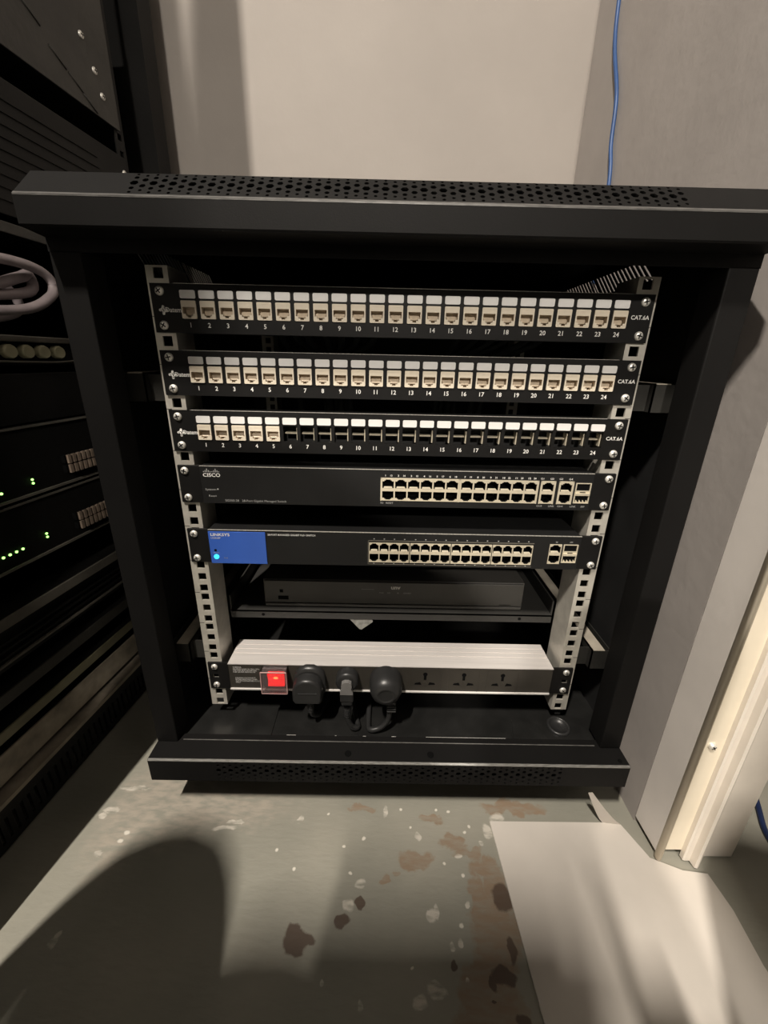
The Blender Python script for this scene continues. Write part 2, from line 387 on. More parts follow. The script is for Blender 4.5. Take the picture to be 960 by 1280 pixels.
# ------------------------------------------------------------------ the room
CEIL = 2.02
mb = MB(); mb.face([(-1.6, -4.6, FLOOR), (1.6, -4.6, FLOOR), (1.6, 0.8, FLOOR), (-1.6, 0.8, FLOOR)])
floor = struct(mb, 'floor', 'floor'); 
mb = MB().box(-1.6, 1.6, -4.6, 0.8, CEIL, CEIL + 0.05); struct(mb, 'ceiling', 'ceiling')
mb = MB().box(-1.4, 0.45, 0.495, 0.6, FLOOR, CEIL); struct(mb, 'wall_back', 'wall_back')
# right wall, a touch out of square, with the door opening towards the camera
mb = MB().prism([(0.3335, -0.0574), (0.343, 0.50), (0.43, 0.50), (0.43, -0.0574)], 'xy', FLOOR, CEIL); struct(mb, 'wall_right', 'wall_right')
mb = MB().box(0.3385, 0.428, -4.6, -0.86, FLOOR, CEIL); struct(mb, 'wall_right.001', 'wall_other')
mb = MB().box(0.3385, 0.428, -0.86, -0.13, 1.40, CEIL); struct(mb, 'wall_right.002', 'wall_other')
mb = MB().box(-1.5, -1.4, -4.6, 0.6, FLOOR, CEIL); struct(mb, 'wall_left', 'wall_other')
mb = MB().box(-1.5, 1.5, -4.6, -4.5, FLOOR, CEIL); struct(mb, 'wall_front', 'wall_other')
mb = MB().box(1.4, 1.5, -4.5, 0.6, FLOOR, CEIL); struct(mb, 'wall_hall', 'wall_back')
mb = MB().box(0.43, 1.4, 0.24, 0.30, FLOOR, CEIL); struct(mb, 'wall_hall.001', 'wall_other')
# grey flat board that covers the end of the wall, seen with its joint
mb = MB().prism([(0.3325, -0.0595), (0.3335, -0.0984), (0.3379, -0.0984), (0.3379, -0.058), (0.352, -0.058), (0.352, -0.0595)], 'xy', FLOOR + 0.012, 1.40); struct(mb, 'trim_1', 'grey_board')
# bead, jamb board, stop strip and outer jamb of the door frame
BZ = FLOOR + 0.004
mb = MB()
mb.prism([(0.3335, -0.0985), (0.3328, -0.1025), (0.334, -0.1048), (0.3365, -0.1055), (0.339, -0.1042), (0.3400, -0.1015), (0.3400, -0.0985)], 'xy', BZ, 1.40, 0, True)
t2 = struct(mb, 'trim_2', 'cream_paint')
mb = MB().box(0.338, 0.368, -0.0985, -0.05, FLOOR + 0.014, 1.40); t3 = struct(mb, 'trim_3', 'cream_paint')
mb = MB()
mb.prism([(0.3655, -0.0985), (0.3655, -0.1035), (0.3675, -0.1045), (0.3735, -0.1045), (0.3745, -0.1115), (0.3775, -0.1125), (0.3805, -0.1110), (0.384, -0.1045), (0.386, -0.0985)], 'xy', BZ, 1.40)
struct(mb, 'trim_4', 'white_paint')
mb = MB().box(0.386, 0.432, -0.0985, -0.05, FLOOR + 0.002, 1.40, 0); struct(mb, 'trim_5', 'white_paint')

# ------------------------------------------------------------------ screws (one mesh, shared)
def screw_mesh(name, r=0.0043, rot=0.5):
    b = MB()
    b.lathe([(r, 0), (r, 0.0006), (r * 0.93, 0.0014), (r * 0.72, 0.0021), (r * 0.4, 0.0025)], (0, 0, 0), n=14)
    c, s_ = math.cos(rot), math.sin(rot)
    for (a, d) in ((c, s_), (-s_, c)):
        L_, W = r * 0.62, r * 0.13
        b.face([(a * L_ - d * W, -0.00262, d * L_ + a * W), (a * L_ + d * W, -0.00262, d * L_ - a * W), (-a * L_ + d * W, -0.00262, -d * L_ - a * W), (-a * L_ - d * W, -0.00262, -d * L_ + a * W)], 1)
    return b.mesh(name, ['chrome', 'hole_black'])
SCREWS = [screw_mesh('screw', 0.0043, a) for a in (0.2, 0.6, 1.0, 1.35)]
def screw(parent, x, y, z):
    return put(random.choice(SCREWS), 'screw', parent, (x, y, z))
t = put(SCREWS[1], 'screw', t3, (0.352, -0.0985, -0.474)); t.scale = (1.0, 1.6, 1.0)

# ------------------------------------------------------------------ the cabinet
cab = thing('network_cabinet', 'open black network cabinet with perforated top and bottom bars and silver rails', 'cabinet', (0, 0.2, FLOOR))
YF, YR = -0.042, -0.066          # post face, ridge of the bars
def perforated(x0, x1, top, bottom, depthv):
    """strip between two (y, z) lines with the nine-row graded hole pattern"""
    W = (x1 - x0) / 29
    T, Bt = Vector(top), Vector(bottom)
    Ln = (Bt - T).length
    b = MB()
    A = [(.06, 1.3), (.21, 2.1), (.455, 3.4), (.70, 2.1), (.885, 1.5)]
    Bq = [(.115, 1.5), (.315, 2.6), (.59, 2.6), (.80, 1.5)]
    for k in range(29):
        xa = x0 + k * W
        holes = []
        for cx, rows in ((0.25, A), (0.75, Bq)):
            for s_, r in rows:
                holes.append([(xa + cx * W + r * 1e-3 * math.cos(PI / 3 * q), s_ * Ln + r * 1e-3 * 0.98 * math.sin(PI / 3 * q)) for q in range(6)])
        def fn(p, d):
            q = T + (Bt - T) * (p[1] / Ln)
            return (p[0], q[0] + depthv[0] * d, q[1] + depthv[1] * d)
        b.plate([(xa, 0), (xa + W, 0), (xa + W, Ln), (xa, Ln)], holes, 0, 1.0, 0, 0, fn, False)
    return b
# top bar: end caps, plain front, ridge, sloped perforated strip
TB = [(-0.010, 0.030), (-0.037, 0.0015), (YF, 0.000), (YF, 0.0105), (YR + 0.001, 0.0120), (YR, 0.0135), (YR, 0.0325), (YR + 0.0015, 0.0345), (YF, 0.0560), (-0.010, 0.0560)]
mb = MB()
xs = [-0.3, -0.2175, 0.2175, 0.3]
for i in range(len(TB)):
    a, b_ = TB[i], TB[(i + 1) % len(TB)]
    for k in range(3):
        if k == 1 and i == 7: continue
        mb.face([(xs[k], *a), (xs[k + 1], *a), (xs[k + 1], *b_), (xs[k], *b_)])
for x in (-0.3, 0.3):
    mb.face([(x, *p) for p in TB])
for x in (-0.2, 0.2):
    pass
build(mb, 'top_bar', 'black_steel', cab)
p = perforated(-0.2175, 0.2175, TB[8], TB[7], (0.0010, -0.0010))
build(p, 'perforated_strip', 'black_steel', cab)
mb = MB().box(-0.272, 0.272, -0.037, -0.031, 0.004, 0.014, 0, 0.0012).box(-0.272, 0.272, -0.031, -0.024, 0.012, 0.020, 0, 0.0012)
build(mb, 'header_lip', 'black_steel', cab)
# bottom bar
BB = [(-0.030, -0.5525), (YF, -0.5525), (YR + 0.0015, -0.5530), (YR, -0.5545), (YR, -0.5880), (YR + 0.004, -0.5895), (-0.030, -0.5895)]
mb = MB()
for i in range(len(BB)):
    a, b_ = BB[i], BB[(i + 1) % len(BB)]
    for k in range(3):
        if k == 1 and i == 3: continue
        mb.face([(xs[k], *a), (xs[k + 1], *a), (xs[k + 1], *b_), (xs[k], *b_)])
for x in (-0.3, 0.3): mb.face([(x, *p_) for p_ in BB])
bar = build(mb, 'bottom_bar', 'black_steel', cab)
p = perforated(-0.2175, 0.2175, (YR, -0.5545), (YR, -0.5880), (0.0012, 0.0))
build(p, 'perforated_strip', 'black_steel', cab)
hole_me = MB().lathe([(0.0042, 0.0), (0.0042, 0.0004), (0.0036, 0.0006), (0.0030, 0.0003)], (0, 0, 0), (0, 0, 1), 14, 0).mesh('bolt_hole', ['hole_black'])
for x, y in ((-0.053, -0.0545), (0.0515, -0.0545)): put(hole_me, 'bolt_hole', bar, (x, y, -0.5525))
o = put(hole_me, 'bolt_hole', bar, (0.2905, -0.0585, -0.5525)); o.scale = (0.6, 0.6, 1)
M['edge_highlight'] = mat('painted_edge_highlight', (0.10, 0.097, 0.092), 0.4, 0.2, 0.35, 18, aniso=(6, 60, 60))  # highlight along the top bar ridge, painted as a paler strip
M['bright_highlight'] = mat('painted_bright_highlight', (0.24, 0.235, 0.22), 0.35, 0.3, 0.35, 18, aniso=(6, 60, 60))  # brighter painted highlight for the bottom ridge and the sill line
mb = MB().prism([(YR - 0.0002, 0.0322), (YR - 0.0002, 0.0334), (YR + 0.0010, 0.0346), (YR + 0.0016, 0.0349), (YR + 0.0010, 0.0330)], 'yz', -0.2995, 0.2995); build(mb, 'edge_highlight', 'edge_highlight', cab)
mb = MB().prism([(YR - 0.0002, -0.5550), (YR - 0.0002, -0.5542), (YR + 0.0012, -0.5527), (YR + 0.0020, -0.5527), (YR + 0.0012, -0.5545)], 'yz', -0.2995, 0.2995); build(mb, 'edge_highlight', 'bright_highlight', bar)
mb = MB().box(-0.268, 0.268, -0.0390, -0.0385, -0.5524, -0.5516); build(mb, 'edge_highlight', 'bright_highlight', bar)
mb = MB().box(-0.268, 0.268, -0.0385, -0.036, -0.5530, -0.5512, 0, 0.0006); build(mb, 'sill_lip', 'black_steel', cab)
for s_ in (-1, 1):
    mb = MB()
    a, b_ = sorted((s_ * 0.3, s_ * 0.2735))
    mb.box(a, b_, YF, YF + 0.030, -0.5525, 0.002, 0, 0.0015)
    build(mb, 'post', 'black_steel', cab)
# side panels with a row of slanted vent slots near the top
def side_panel(x, slope):
    b = MB(); th = 0.0012 * (1 if x < 0 else -1)
    zt, zb = 0.041, 0.016
    def q(y0, y1, y2, y3, z0, z1):     # y0,y1 at z0; y2,y3 at z1
        b.face([(x, y0, z0), (x, y1, z0), (x, y3, z1), (x, y2, z1)]); b.face([(x + th, y0, z0), (x + th, y2, z1), (x + th, y3, z1), (x + th, y1, z0)])
    Y0, Y1 = -0.012, 0.455
    sh = slope * (zt - zb)
    q(Y0, Y1, Y0, Y1, -0.585, zb); q(Y0, Y1, Y0, Y1, zt, 0.055)
    pitch, w, n = 0.0090, 0.0042, 24
    ys = 0.10
    cur_b, cur_t = Y0, Y0
    for k in range(n):
        yb = ys + k * pitch
        if k == 13: yb += 0.003
        q(cur_b, yb, cur_t, yb + sh, zb, zt)
        for yy in (yb, yb + w): b.face([(x, yy, zb), (x + th, yy, zb), (x + th, yy + sh, zt), (x, yy + sh, zt)])
        cur_b, cur_t = yb + w, yb + w + sh
    q(cur_b, Y1, cur_t, Y1, zb, zt)
    return b
build(side_panel(-0.2985, -1.15), 'side_panel', 'inner_black', cab)
build(side_panel(0.2985, 1.15), 'side_panel', 'inner_black', cab)
mb = MB().box(-0.2985, 0.2985, -0.012, 0.456, 0.053, 0.056); build(mb, 'top_panel', 'black_steel', cab)
mb = MB().box(-0.2985, 0.2985, 0.452, 0.456, -0.585, 0.054); build(mb, 'back_panel', 'inner_black', cab)
# base tray: folded plate with a raised front fold, a grommet, a vent cut-out and bright strips painted for light on slot edges
mb = MB().box(-0.2975, 0.2975, -0.034, 0.452, -0.5600, -0.5575); base = build(mb, 'base_tray', 'scuffed', cab)
mb = MB().box(-0.270, -0.158, -0.030, 0.0165, -0.5575, -0.5560); build(mb, 'light_patch_plate', 'scuffed', cab)  # plate added in the outline of a light patch on the tray
mb = MB().prism([(0.165, -0.030), (0.267, -0.030), (0.272, -0.022), (0.262, 0.012), (0.247, 0.022), (0.232, 0.020), (0.172, 0.0)], 'xy', -0.5575, -0.5562); build(mb, 'light_patch_corner', 'scuffed', cab)  # right-hand light patch, put into the shape of a plate
mb = MB().lathe([(0.0155, 0), (0.0155, 0.003), (0.0135, 0.0042), (0.0115, 0.003), (0.0110, 0.0004), (0.002, 0.0003)], (0.234, -0.008, -0.5562), (0, 0, 1), 20); build(mb, 'cable_grommet', 'plastic_black', cab)
for x0, x1 in ((-0.1365, -0.1245), (-0.0725, -0.0705), (-0.0355, -0.0315), (0.0025, 0.0085), (0.0485, 0.1545)):
    mb = MB().box(x0, x1, -0.0310, -0.0285, -0.5575, -0.5538); build(mb, 'slot_edge_glint', 'alu_edge', cab)  # bright strip painted where a slot edge catches light
for x in (-0.24, 0.24):
    for y in (0.06, 0.40):
        mb = MB().lathe([(0.024, 0), (0.024, 0.012), (0.008, 0.016), (0.008, 0.0745)], (x, y, FLOOR), (0, 0, 1), 14); build(mb, 'levelling_foot', 'plastic_black', cab)
# nineteen-inch rails with square holes: twelve units
U = 0.04445
def hole_z(k): return -((k // 3) * U + (0.00635, 0.022225, 0.0381)[k % 3])
def rail(s_, y, material='zinc'):
    b = MB()
    ai, ao = 0.2232, 0.2442
    h = 0.0047
    xs_ = [ai, 0.23255 - h, 0.23255 + h, ao]
    zs_ = [-0.5334]
    for k in range(35, -1, -1): zs_ += [hole_z(k) - h, hole_z(k) + h]
    zs_.append(0.0)
    b.grid(xs_, zs_, lambda i, j: i == 1 and j % 2 == 1, y, 0.002)
    b.box(ai, ai + 0.0018, y + 0.002, y + 0.036, -0.5334, 0.0)
    b.box(ai, ai + 0.012, y + 0.036, y + 0.038, -0.5334, 0.0)
    b.box(ao - 0.0018, ao, y + 0.002, y + 0.010, -0.5334, 0.0)
    b.v = [(s_ * x, yy, z) for x, yy, z in b.v]
    return build(b, 'rail', material, cab)
for s_ in (-1, 1):
    rl = rail(s_, 0.0); rail(s_, 0.36)
    b = MB()
    for k in range(1, 12):
        b.box(*sorted((s_ * 0.2385, s_ * 0.2441)), -0.0002, 0.0004, -k * U - 0.00025, -k * U + 0.00025)
    tag(build(b, 'unit_marks', 'hole_black', rl), kind='stuff')
    for z in (-0.1125, -0.448):
        b = MB()
        # channel between post and rail: bottom, two walls, top flange, closed front
        x0, x1 = 0.262, 0.2865
        h0, h1 = z - 0.0155, z + 0.0155
        b.box(x0, x0 + 0.0015, 0.0, 0.42, h0, h1).box(x1 - 0.0015, x1, 0.0, 0.42, h0, h1).box(x0, x1, 0.0, 0.42, h0, h0 + 0.0015)
        b.box(x0, x1, 0.0, 0.0015, h0, h1 - 0.001).box(x0, x1 - 0.008, 0.0, 0.42, h1 - 0.0015, h1, 2)
        b.box(0.2432, x0, 0.008, 0.0095, h0 + 0.002, h1 - 0.002)
        for yy in (0.020, 0.060, 0.100): b.box(x0 - 0.0003, x0 + 0.0002, yy, yy + 0.012, z - 0.005, z + 0.005, 1)
        b.v = [(s_ * x, yy, zz) for x, yy, zz in b.v]
        build(b, 'rail_bracket', ['bracket', 'hole_black', 'bracket_lit'], cab)

# ------------------------------------------------------------------ patch panels
def rrect(cx, cz, w, h, r, n=3):
    out = []
    for (sx, sz, a0) in ((1, 1, 0), (-1, 1, PI / 2), (-1, -1, PI), (1, -1, 3 * PI / 2)):
        for k in range(n + 1):
            a = a0 + PI / 2 * k / n
            out.append((cx + sx * (w / 2 - r) + r * math.cos(a), cz + sz * (h / 2 - r) + r * math.sin(a)))
    return out
JW, JH = 0.0142, 0.0160
def jack_mesh():
    b = MB()
    o_ = rrect(0, 0, JW, JH, 0.0006, 1)
    h_ = [(-0.0058, 0.0024), (-0.0058, -0.0036), (-0.0036, -0.0036), (-0.0036, -0.0054), (-0.0018, -0.0054), (-0.0018, -0.0068), (0.0018, -0.0068), (0.0018, -0.0054), (0.0036, -0.0054), (0.0036, -0.0036), (0.0058, -0.0036), (0.0058, 0.0024)]
    b.plate(o_, [h_], -0.0012, 0.0085, 0, 1)
    b.plate(h_, [], 0.0050, 0.0, 1)
    # sloping tongue carrying the contacts
    b.face([(-0.0054, 0.0048, 0.0008), (0.0054, 0.0048, 0.0008), (0.0036, 0.0012, -0.0046), (-0.0036, 0.0012, -0.0046)], 1)
    # shutter line near the top
    b.box(-0.0062, 0.0062, -0.0014, -0.0010, 0.0062, 0.0066, 0)
    return b.mesh('keystone_jack', ['cream', 'cream_dim', 'hole_black'])
M['cream_dim'] = mat('tan_jack_inside', (0.52, 0.43, 0.32), 0.5, 0, 0.1, 200)
JACK = jack_mesh()
LABEL = MB().prism(rrect(0, 0, 0.0147, 0.0072, 0.0012, 2), 'xz', -0.0009, 0.0).mesh('label_window', ['label_grey'])
def holder_mesh():
    b = MB()
    w, h = 0.0135, 0.0140
    # folded metal cage behind an empty opening: right and left cheek, cross bar, sill
    b.box(w / 2 - 0.0006, w / 2 + 0.0004, 0.0012, 0.0090, -h / 2, h / 2 - 0.001)
    b.box(-w / 2, w / 2 - 0.0012, 0.0040, 0.0100, -0.0008, 0.0006)
    return b.mesh('keystone_cage', ['port_metal'])
CAGE = holder_mesh()
PX0, PITCH = -0.2062, 0.01812
def logo_mesh():
    b = MB()
    for (x, z) in ((-0.0030, 0), (0.0030, 0), (0, 0.0030), (0, -0.0030)):
        b.lathe([(0.0013, 0), (0.0013, 0.0002)], (x, 0, z), n=10)
    for (x, z, x2, z2) in ((-0.0030, 0, -0.0006, 0.0020), (0.0030, 0, 0.0006, -0.0020), (0, 0.003, 0.0012, -0.0004), (0, -0.003, -0.0012, 0.0004)):
        b.tube([(x, -0.0001, z), (x2, -0.0001, z2)], 0.0007, 6)
    return b.mesh('maker_mark', ['print_white'])
LOGO = logo_mesh()
def patch_panel(label, zc, filled):
    pp = thing('patch_panel', label, 'patch panel', (0, 0, zc - 0.0218), 'patch panels in the upper half of the cabinet')
    xs_ = [-0.2413]; zs_ = [zc - 0.0218, zc - 0.0008 - JH / 2 - 0.0002, zc - 0.0008 + JH / 2 + 0.0002, zc + 0.0218]
    for i in range(24):
        cx = PX0 + PITCH * i
        xs_ += [cx - JW / 2 - 0.0002, cx + JW / 2 + 0.0002]
    xs_.append(0.2413)
    b = MB().grid(xs_, zs_, lambda i, j: i % 2 == 1 and j == 1, -0.0022, 0.0022, 0)
    b.box(-0.2413, 0.2413, -0.0022, 0.0008, zc + 0.0214, zc + 0.0218, 0)
    build(b, 'face_plate', 'panel_black', pp)
    build(MB().box(-0.2190, 0.2190, -0.0020, 0.0004, zc + 0.0216, zc + 0.0222), 'top_edge', 'edge_glint', pp)  # painted glint on the upper front edge
    b = MB().box(-0.2195, 0.2195, 0.0, 0.020, zc + 0.0195, zc + 0.0215).box(-0.2195, 0.2195, 0.0, 0.012, zc - 0.0215, zc - 0.0200)
    b.box(-0.2195, 0.2195, 0.0185, 0.0195, zc - 0.0215, zc + 0.0200)
    build(b, 'rear_housing', 'inner_black', pp)
    for i in range(24):
        cx = PX0 + PITCH * i
        put(LABEL, 'label_window', pp, (cx, -0.0022, zc + 0.0127))
        if i < filled: put(JACK, 'keystone_jack', pp, (cx, -0.0022, zc - 0.0008))
        else: put(CAGE, 'keystone_cage', pp, (cx, 0.0, zc - 0.0008))
        write(str(i + 1), 'port_number', pp, (cx - 0.0003, -0.0024, zc - 0.0146), 0.0042, 'print_white', 'CENTER', 1.0, 0.012)
    put(LOGO, 'maker_mark', pp, (-0.2312, -0.0023, zc - 0.0016))
    write('Datem', 'maker_name', pp, (-0.2215, -0.0024, zc - 0.0014), 0.0042, 'print_white', 'CENTER', 0.95, 0.02)
    write('CAT.6A', 'cable_grade', pp, (0.2303, -0.0024, zc + 0.0012), 0.0037, 'print_white', 'CENTER', 1.0, 0.015)
    for sx in (-1, 1):
        for dz in (-0.0152, 0.0152):
            screw(pp, sx * 0.2325, -0.0022, zc + dz)
    return pp
patch_panel('topmost black patch panel with 24 cream sockets in the cabinet shade', -0.0372, 24)
patch_panel('second patch panel from the top with 24 cream sockets', -0.0970, 24)
patch_panel('third patch panel, five cream sockets on the left and nineteen empty openings', -0.1558, 5)

ORD = ('leftmost', 'second from the left', 'third from the left', 'fourth from the left', 'fifth from the left', 'sixth from the left', 'seventh from the left')
# cables hanging in the dark behind the upper panels
def cable(pts, r, name, label, group=None, material='cable_dark', cat='cable', n=8):
    pts = smooth_path(pts, 6); base_ = tuple(pts[-1])
    b = MB().tube(pts, r, n)
    o = build(b, name, material, None, base_)
    return tag(o, label, cat, group)
for k, (xa, xb) in enumerate(((-0.128, -0.124), (-0.112, -0.092), (-0.100, -0.086), (-0.080, -0.078), (-0.064, -0.072), (-0.048, -0.066), (-0.030, -0.060))):
    cable([(xa, 0.022, -0.050), (xa * 0.97 + xb * 0.03, 0.045, -0.062), (xb, 0.075 + 0.010 * (k % 2), -0.082), (xb, 0.095 + 0.010 * (k % 2), -0.125), (xb, 0.13 + 0.010 * (k % 2), -0.20)], 0.0034, 'data_cable', 'dark grey data cable under the top patch panel, %s in left bunch' % ORD[k], 'dim cables behind the left half of the upper panels')
for k, (xa, xb) in enumerate(((0.062, 0.050), (0.080, 0.058), (0.098, 0.066), (0.112, 0.076), (0.135, 0.096), (0.150, 0.110))):
    cable([(xa, 0.022, -0.050), (xa * 0.97 + xb * 0.03, 0.045, -0.060), (xb, 0.075 + 0.010 * (k % 2), -0.085), (xb, 0.095 + 0.010 * (k % 2), -0.125), (xb, 0.13 + 0.010 * (k % 2), -0.20)], 0.0034, 'data_cable', 'dark grey data cable under the top patch panel, %s in right bunch' % ORD[k], 'dim cables behind the right half of the upper panels')

# ------------------------------------------------------------------ network switches
def port_mesh(up, w=0.0142, h=0.0127):
    b = MB()
    s_ = 1 if up else -1
    o_ = [(-w / 2, -h / 2), (w / 2, -h / 2), (w / 2, h / 2), (-w / 2, h / 2)]
    hh = [(-0.0063, -0.0047), (0.0063, -0.0047), (0.0063, 0.0034), (0.0042, 0.0034), (0.0042, 0.0045), (0.0028, 0.0045), (0.0028, 0.0055), (-0.0028, 0.0055), (-0.0028, 0.0045), (-0.0042, 0.0045), (-0.0042, 0.0034), (-0.0063, 0.0034)]
    hh = [(x, z * s_) for x, z in hh]
    b.plate(o_, [hh], -0.0008, 0.0012, 0, 0)
    b.plate([(x * 1.0, z) for x, z in hh], [], 0.0120, 0.0, 1)
    for i in range(len(hh)):
        j = (i + 1) % len(hh)
        b.face([(hh[i][0], 0.0004, hh[i][1]), (hh[j][0], 0.0004, hh[j][1]), (hh[j][0], 0.012, hh[j][1]), (hh[i][0], 0.012, hh[i][1])], 1)
    # spring tongue on the floor of the opening
    zf = -0.0044 * s_
    b.face([(-0.0050, -0.0002, zf), (0.0050, -0.0002, zf), (0.0042, 0.0028, zf + 0.0010 * s_), (-0.0042, 0.0028, zf + 0.0010 * s_)], 0)
    return b.mesh('ethernet_port', ['port_metal', 'hole_black'])
PORT_UP, PORT_DOWN = port_mesh(True), port_mesh(False)
def sfp_pair(parent, x, y, z):
    b = MB()
    w, h = 0.0172, 0.0238
    b.plate([(x - w / 2, z - h / 2), (x + w / 2, z - h / 2), (x + w / 2, z + h / 2), (x - w / 2, z + h / 2)],
            [[(x - 0.0074, z + 0.0030), (x + 0.0074, z + 0.0030), (x + 0.0074, z + 0.0110), (x - 0.0074, z + 0.0110)],
             [(x - 0.0074, z - 0.0105), (x + 0.0074, z - 0.0105), (x + 0.0074, z - 0.0030), (x - 0.0074, z - 0.0030)]], y - 0.0008, 0.0012, 0, 0)
    for za, zb in ((0.0030, 0.0110), (-0.0105, -0.0030)):
        b.box(x - 0.0074, x + 0.0074, y + 0.0004, y + 0.014, z + za, z + zb, 1)
    b.box(x - 0.0030, x + 0.0030, y - 0.0012, y - 0.0006, z + 0.0010, z + 0.0018, 1)
    b.box(x - 0.0080, x + 0.0080, y - 0.0020, y - 0.0006, z - 0.0022, z + 0.0006, 0)
    for k in range(4):
        xx = x - 0.0060 + k * 0.0038
        b.prism([(xx, z - 0.0106), (xx + 0.0022, z - 0.0106), (xx + 0.0008, z - 0.0082), (xx, z - 0.0082)], 'xz', y - 0.0004, y + 0.0006, 0)
    return build(b, 'fibre_port', ['port_metal', 'hole_black'], parent)
def switch_body(parent, zc, cut, depth=0.24, yf=-0.004):
    """shell with a front plate that is open where the port blocks sit"""
    x0, x1, z0, z1 = -0.2165, 0.2165, zc - 0.0215, zc + 0.0212
    b = MB()
    b.plate([(x0, z0), (x1, z0), (x1, z1), (x0, z1)], [[(a, c), (b_, c), (b_, d), (a, d)] for a, b_, c, d in cut], yf, 0.004, 0, 0, outer_walls=False)
    for a, c in (((x0, z0), (x1, z0)), ((x1, z0), (x1, z1)), ((x1, z1), (x0, z1)), ((x0, z1), (x0, z0))):
        b.face([(a[0], yf, a[1]), (a[0], yf + depth, a[1]), (c[0], yf + depth, c[1]), (c[0], yf, c[1])])
    b.box(x0 + 0.0005, x1 - 0.0005, 0.016, yf + depth, z0 + 0.0005, z1 - 0.0005)
    build(MB().box(x0, x1, yf - 0.0001, yf + 0.0012, z1 - 0.0001, z1 + 0.0005), 'top_edge', 'edge_glint', parent)  # glint on the housing edge, painted as a pale strip
    return build(b, 'housing', 'switch_black', parent)
def ears(parent, zc, inner=0.2168, y=-0.0028):
    for s_ in (-1, 1):
        b = MB()
        a, c = sorted((s_ * inner, s_ * 0.2413))
        b.box(a, c, y, 0.0, zc - 0.0217, zc + 0.0217, 0, 0.0008)
        a, c = sorted((s_ * inner, s_ * (inner + 0.0018)))
        b.box(a, c, 0.0, 0.045, zc - 0.019, zc + 0.019, 0)
        build(b, 'rack_ear', 'panel_black', parent)
        for dz in (0.0155, -0.0155): screw(parent, s_ * 0.2335, y, zc + dz)

zc = -0.2148
sw = thing('network_switch', 'plain black network switch below the half empty patch panel, ports at its right', 'network switch', (0, 0, zc - 0.0217), 'network switches in the middle of the cabinet')
blocks = [(-0.0172, 0.0680, zc - 0.0140, zc + 0.0114), (0.0702, 0.1554, zc - 0.0140, zc + 0.0114), (0.1600, 0.1742, zc - 0.0140, zc + 0.0114), (0.1802, 0.1944, zc - 0.0140, zc + 0.0114), (0.1992, 0.2128, zc - 0.0130, zc + 0.0108)]
switch_body(sw, zc, [blocks[0], blocks[1], blocks[2], blocks[3], (0.1980, 0.2146, zc - 0.0130, zc + 0.0108)])
ears(sw, zc)
for a, b_, c, d in blocks[:4]:
    n = round((b_ - a) / 0.0142)
    for i in range(n):
        put(PORT_UP, 'ethernet_port', sw, (a + 0.0071 + 0.0142 * i, -0.004, zc + 0.0050)); put(PORT_DOWN, 'ethernet_port', sw, (a + 0.0071 + 0.0142 * i, -0.004, zc - 0.0077))
sfp_pair(sw, 0.2063, -0.004, zc - 0.0011)
fr = MB()
for a, b_, c, d in blocks[:4]:
    fr.box(a - 0.0012, a, -0.0048, -0.003, c - 0.0004, d + 0.0008).box(b_, b_ + 0.0012, -0.0048, -0.003, c - 0.0004, d + 0.0008).box(a - 0.0012, b_ + 0.0012, -0.0048, -0.003, d, d + 0.0010)
build(fr, 'port_frame', 'port_metal', sw)
b = MB()
for i, h in enumerate((1, 2, 3.6, 2, 1, 1, 2, 3.6, 2, 1)):
    hh = 0.0011 * h; b.box(-0.2128 + i * 0.00185, -0.2120 + i * 0.00185, -0.0042, -0.0040, zc + 0.0146, zc + 0.0146 + hh)
build(b, 'maker_mark', 'print_grey', sw)
write('CISCO', 'maker_name', sw, (-0.2040, -0.0042, zc + 0.0112), 0.0040, 'print_white', 'CENTER', 1.15, 0.02)
write('System', 'small_print', sw, (-0.2068, -0.0042, zc - 0.0053), 0.0024, 'print_grey', 'CENTER', 1.25)
b = MB().lathe([(0.0009, 0), (0.0009, 0.0003)], (-0.1990, -0.0040, zc - 0.0048), n=8); build(b, 'status_light', 'print_grey', sw)
write('Reset', 'small_print', sw, (-0.2055, -0.0042, zc - 0.0128), 0.0023, 'print_grey', 'CENTER', 1.2)
write('SG300-28   28-Port Gigabit Managed Switch', 'model_name', sw, (-0.1920, -0.0042, zc - 0.0180), 0.0025, 'print_grey', 'LEFT', 1.07)
for i in range(12):
    xx = (-0.0172 if i < 6 else 0.0702) + 0.0071 + 0.0142 * (i % 6)
    write('%d' % (i + 1), 'small_print', sw, (xx - 0.0030, -0.0042, zc + 0.0148), 0.0020, 'print_white', 'CENTER', 1.2, 0.02)
    write('%d' % (i + 13), 'small_print', sw, (xx + 0.0032, -0.0042, zc + 0.0148), 0.0020, 'print_white', 'CENTER', 1.0, 0.02)
for xx, tx in ((0.1600, 'G1'), (0.1705, 'G3'), (0.1805, 'G2'), (0.1912, 'G4'), ):
    write(tx, 'small_print', sw, (xx, -0.0042, zc + 0.0148), 0.0020, 'print_white', 'CENTER', 1.2)
for xx, tx in ((-0.0165, 'RS'), (-0.0080, 'RESET'), (0.1605, 'G1/3'), (0.1740, 'LINK'), (0.1840, 'G2/4'), (0.1985, 'LINK'), (0.2095, 'SFP')):
    write(tx, 'small_print', sw, (xx, -0.0042, zc - 0.0172), 0.0020, 'print_grey', 'CENTER', 1.1)

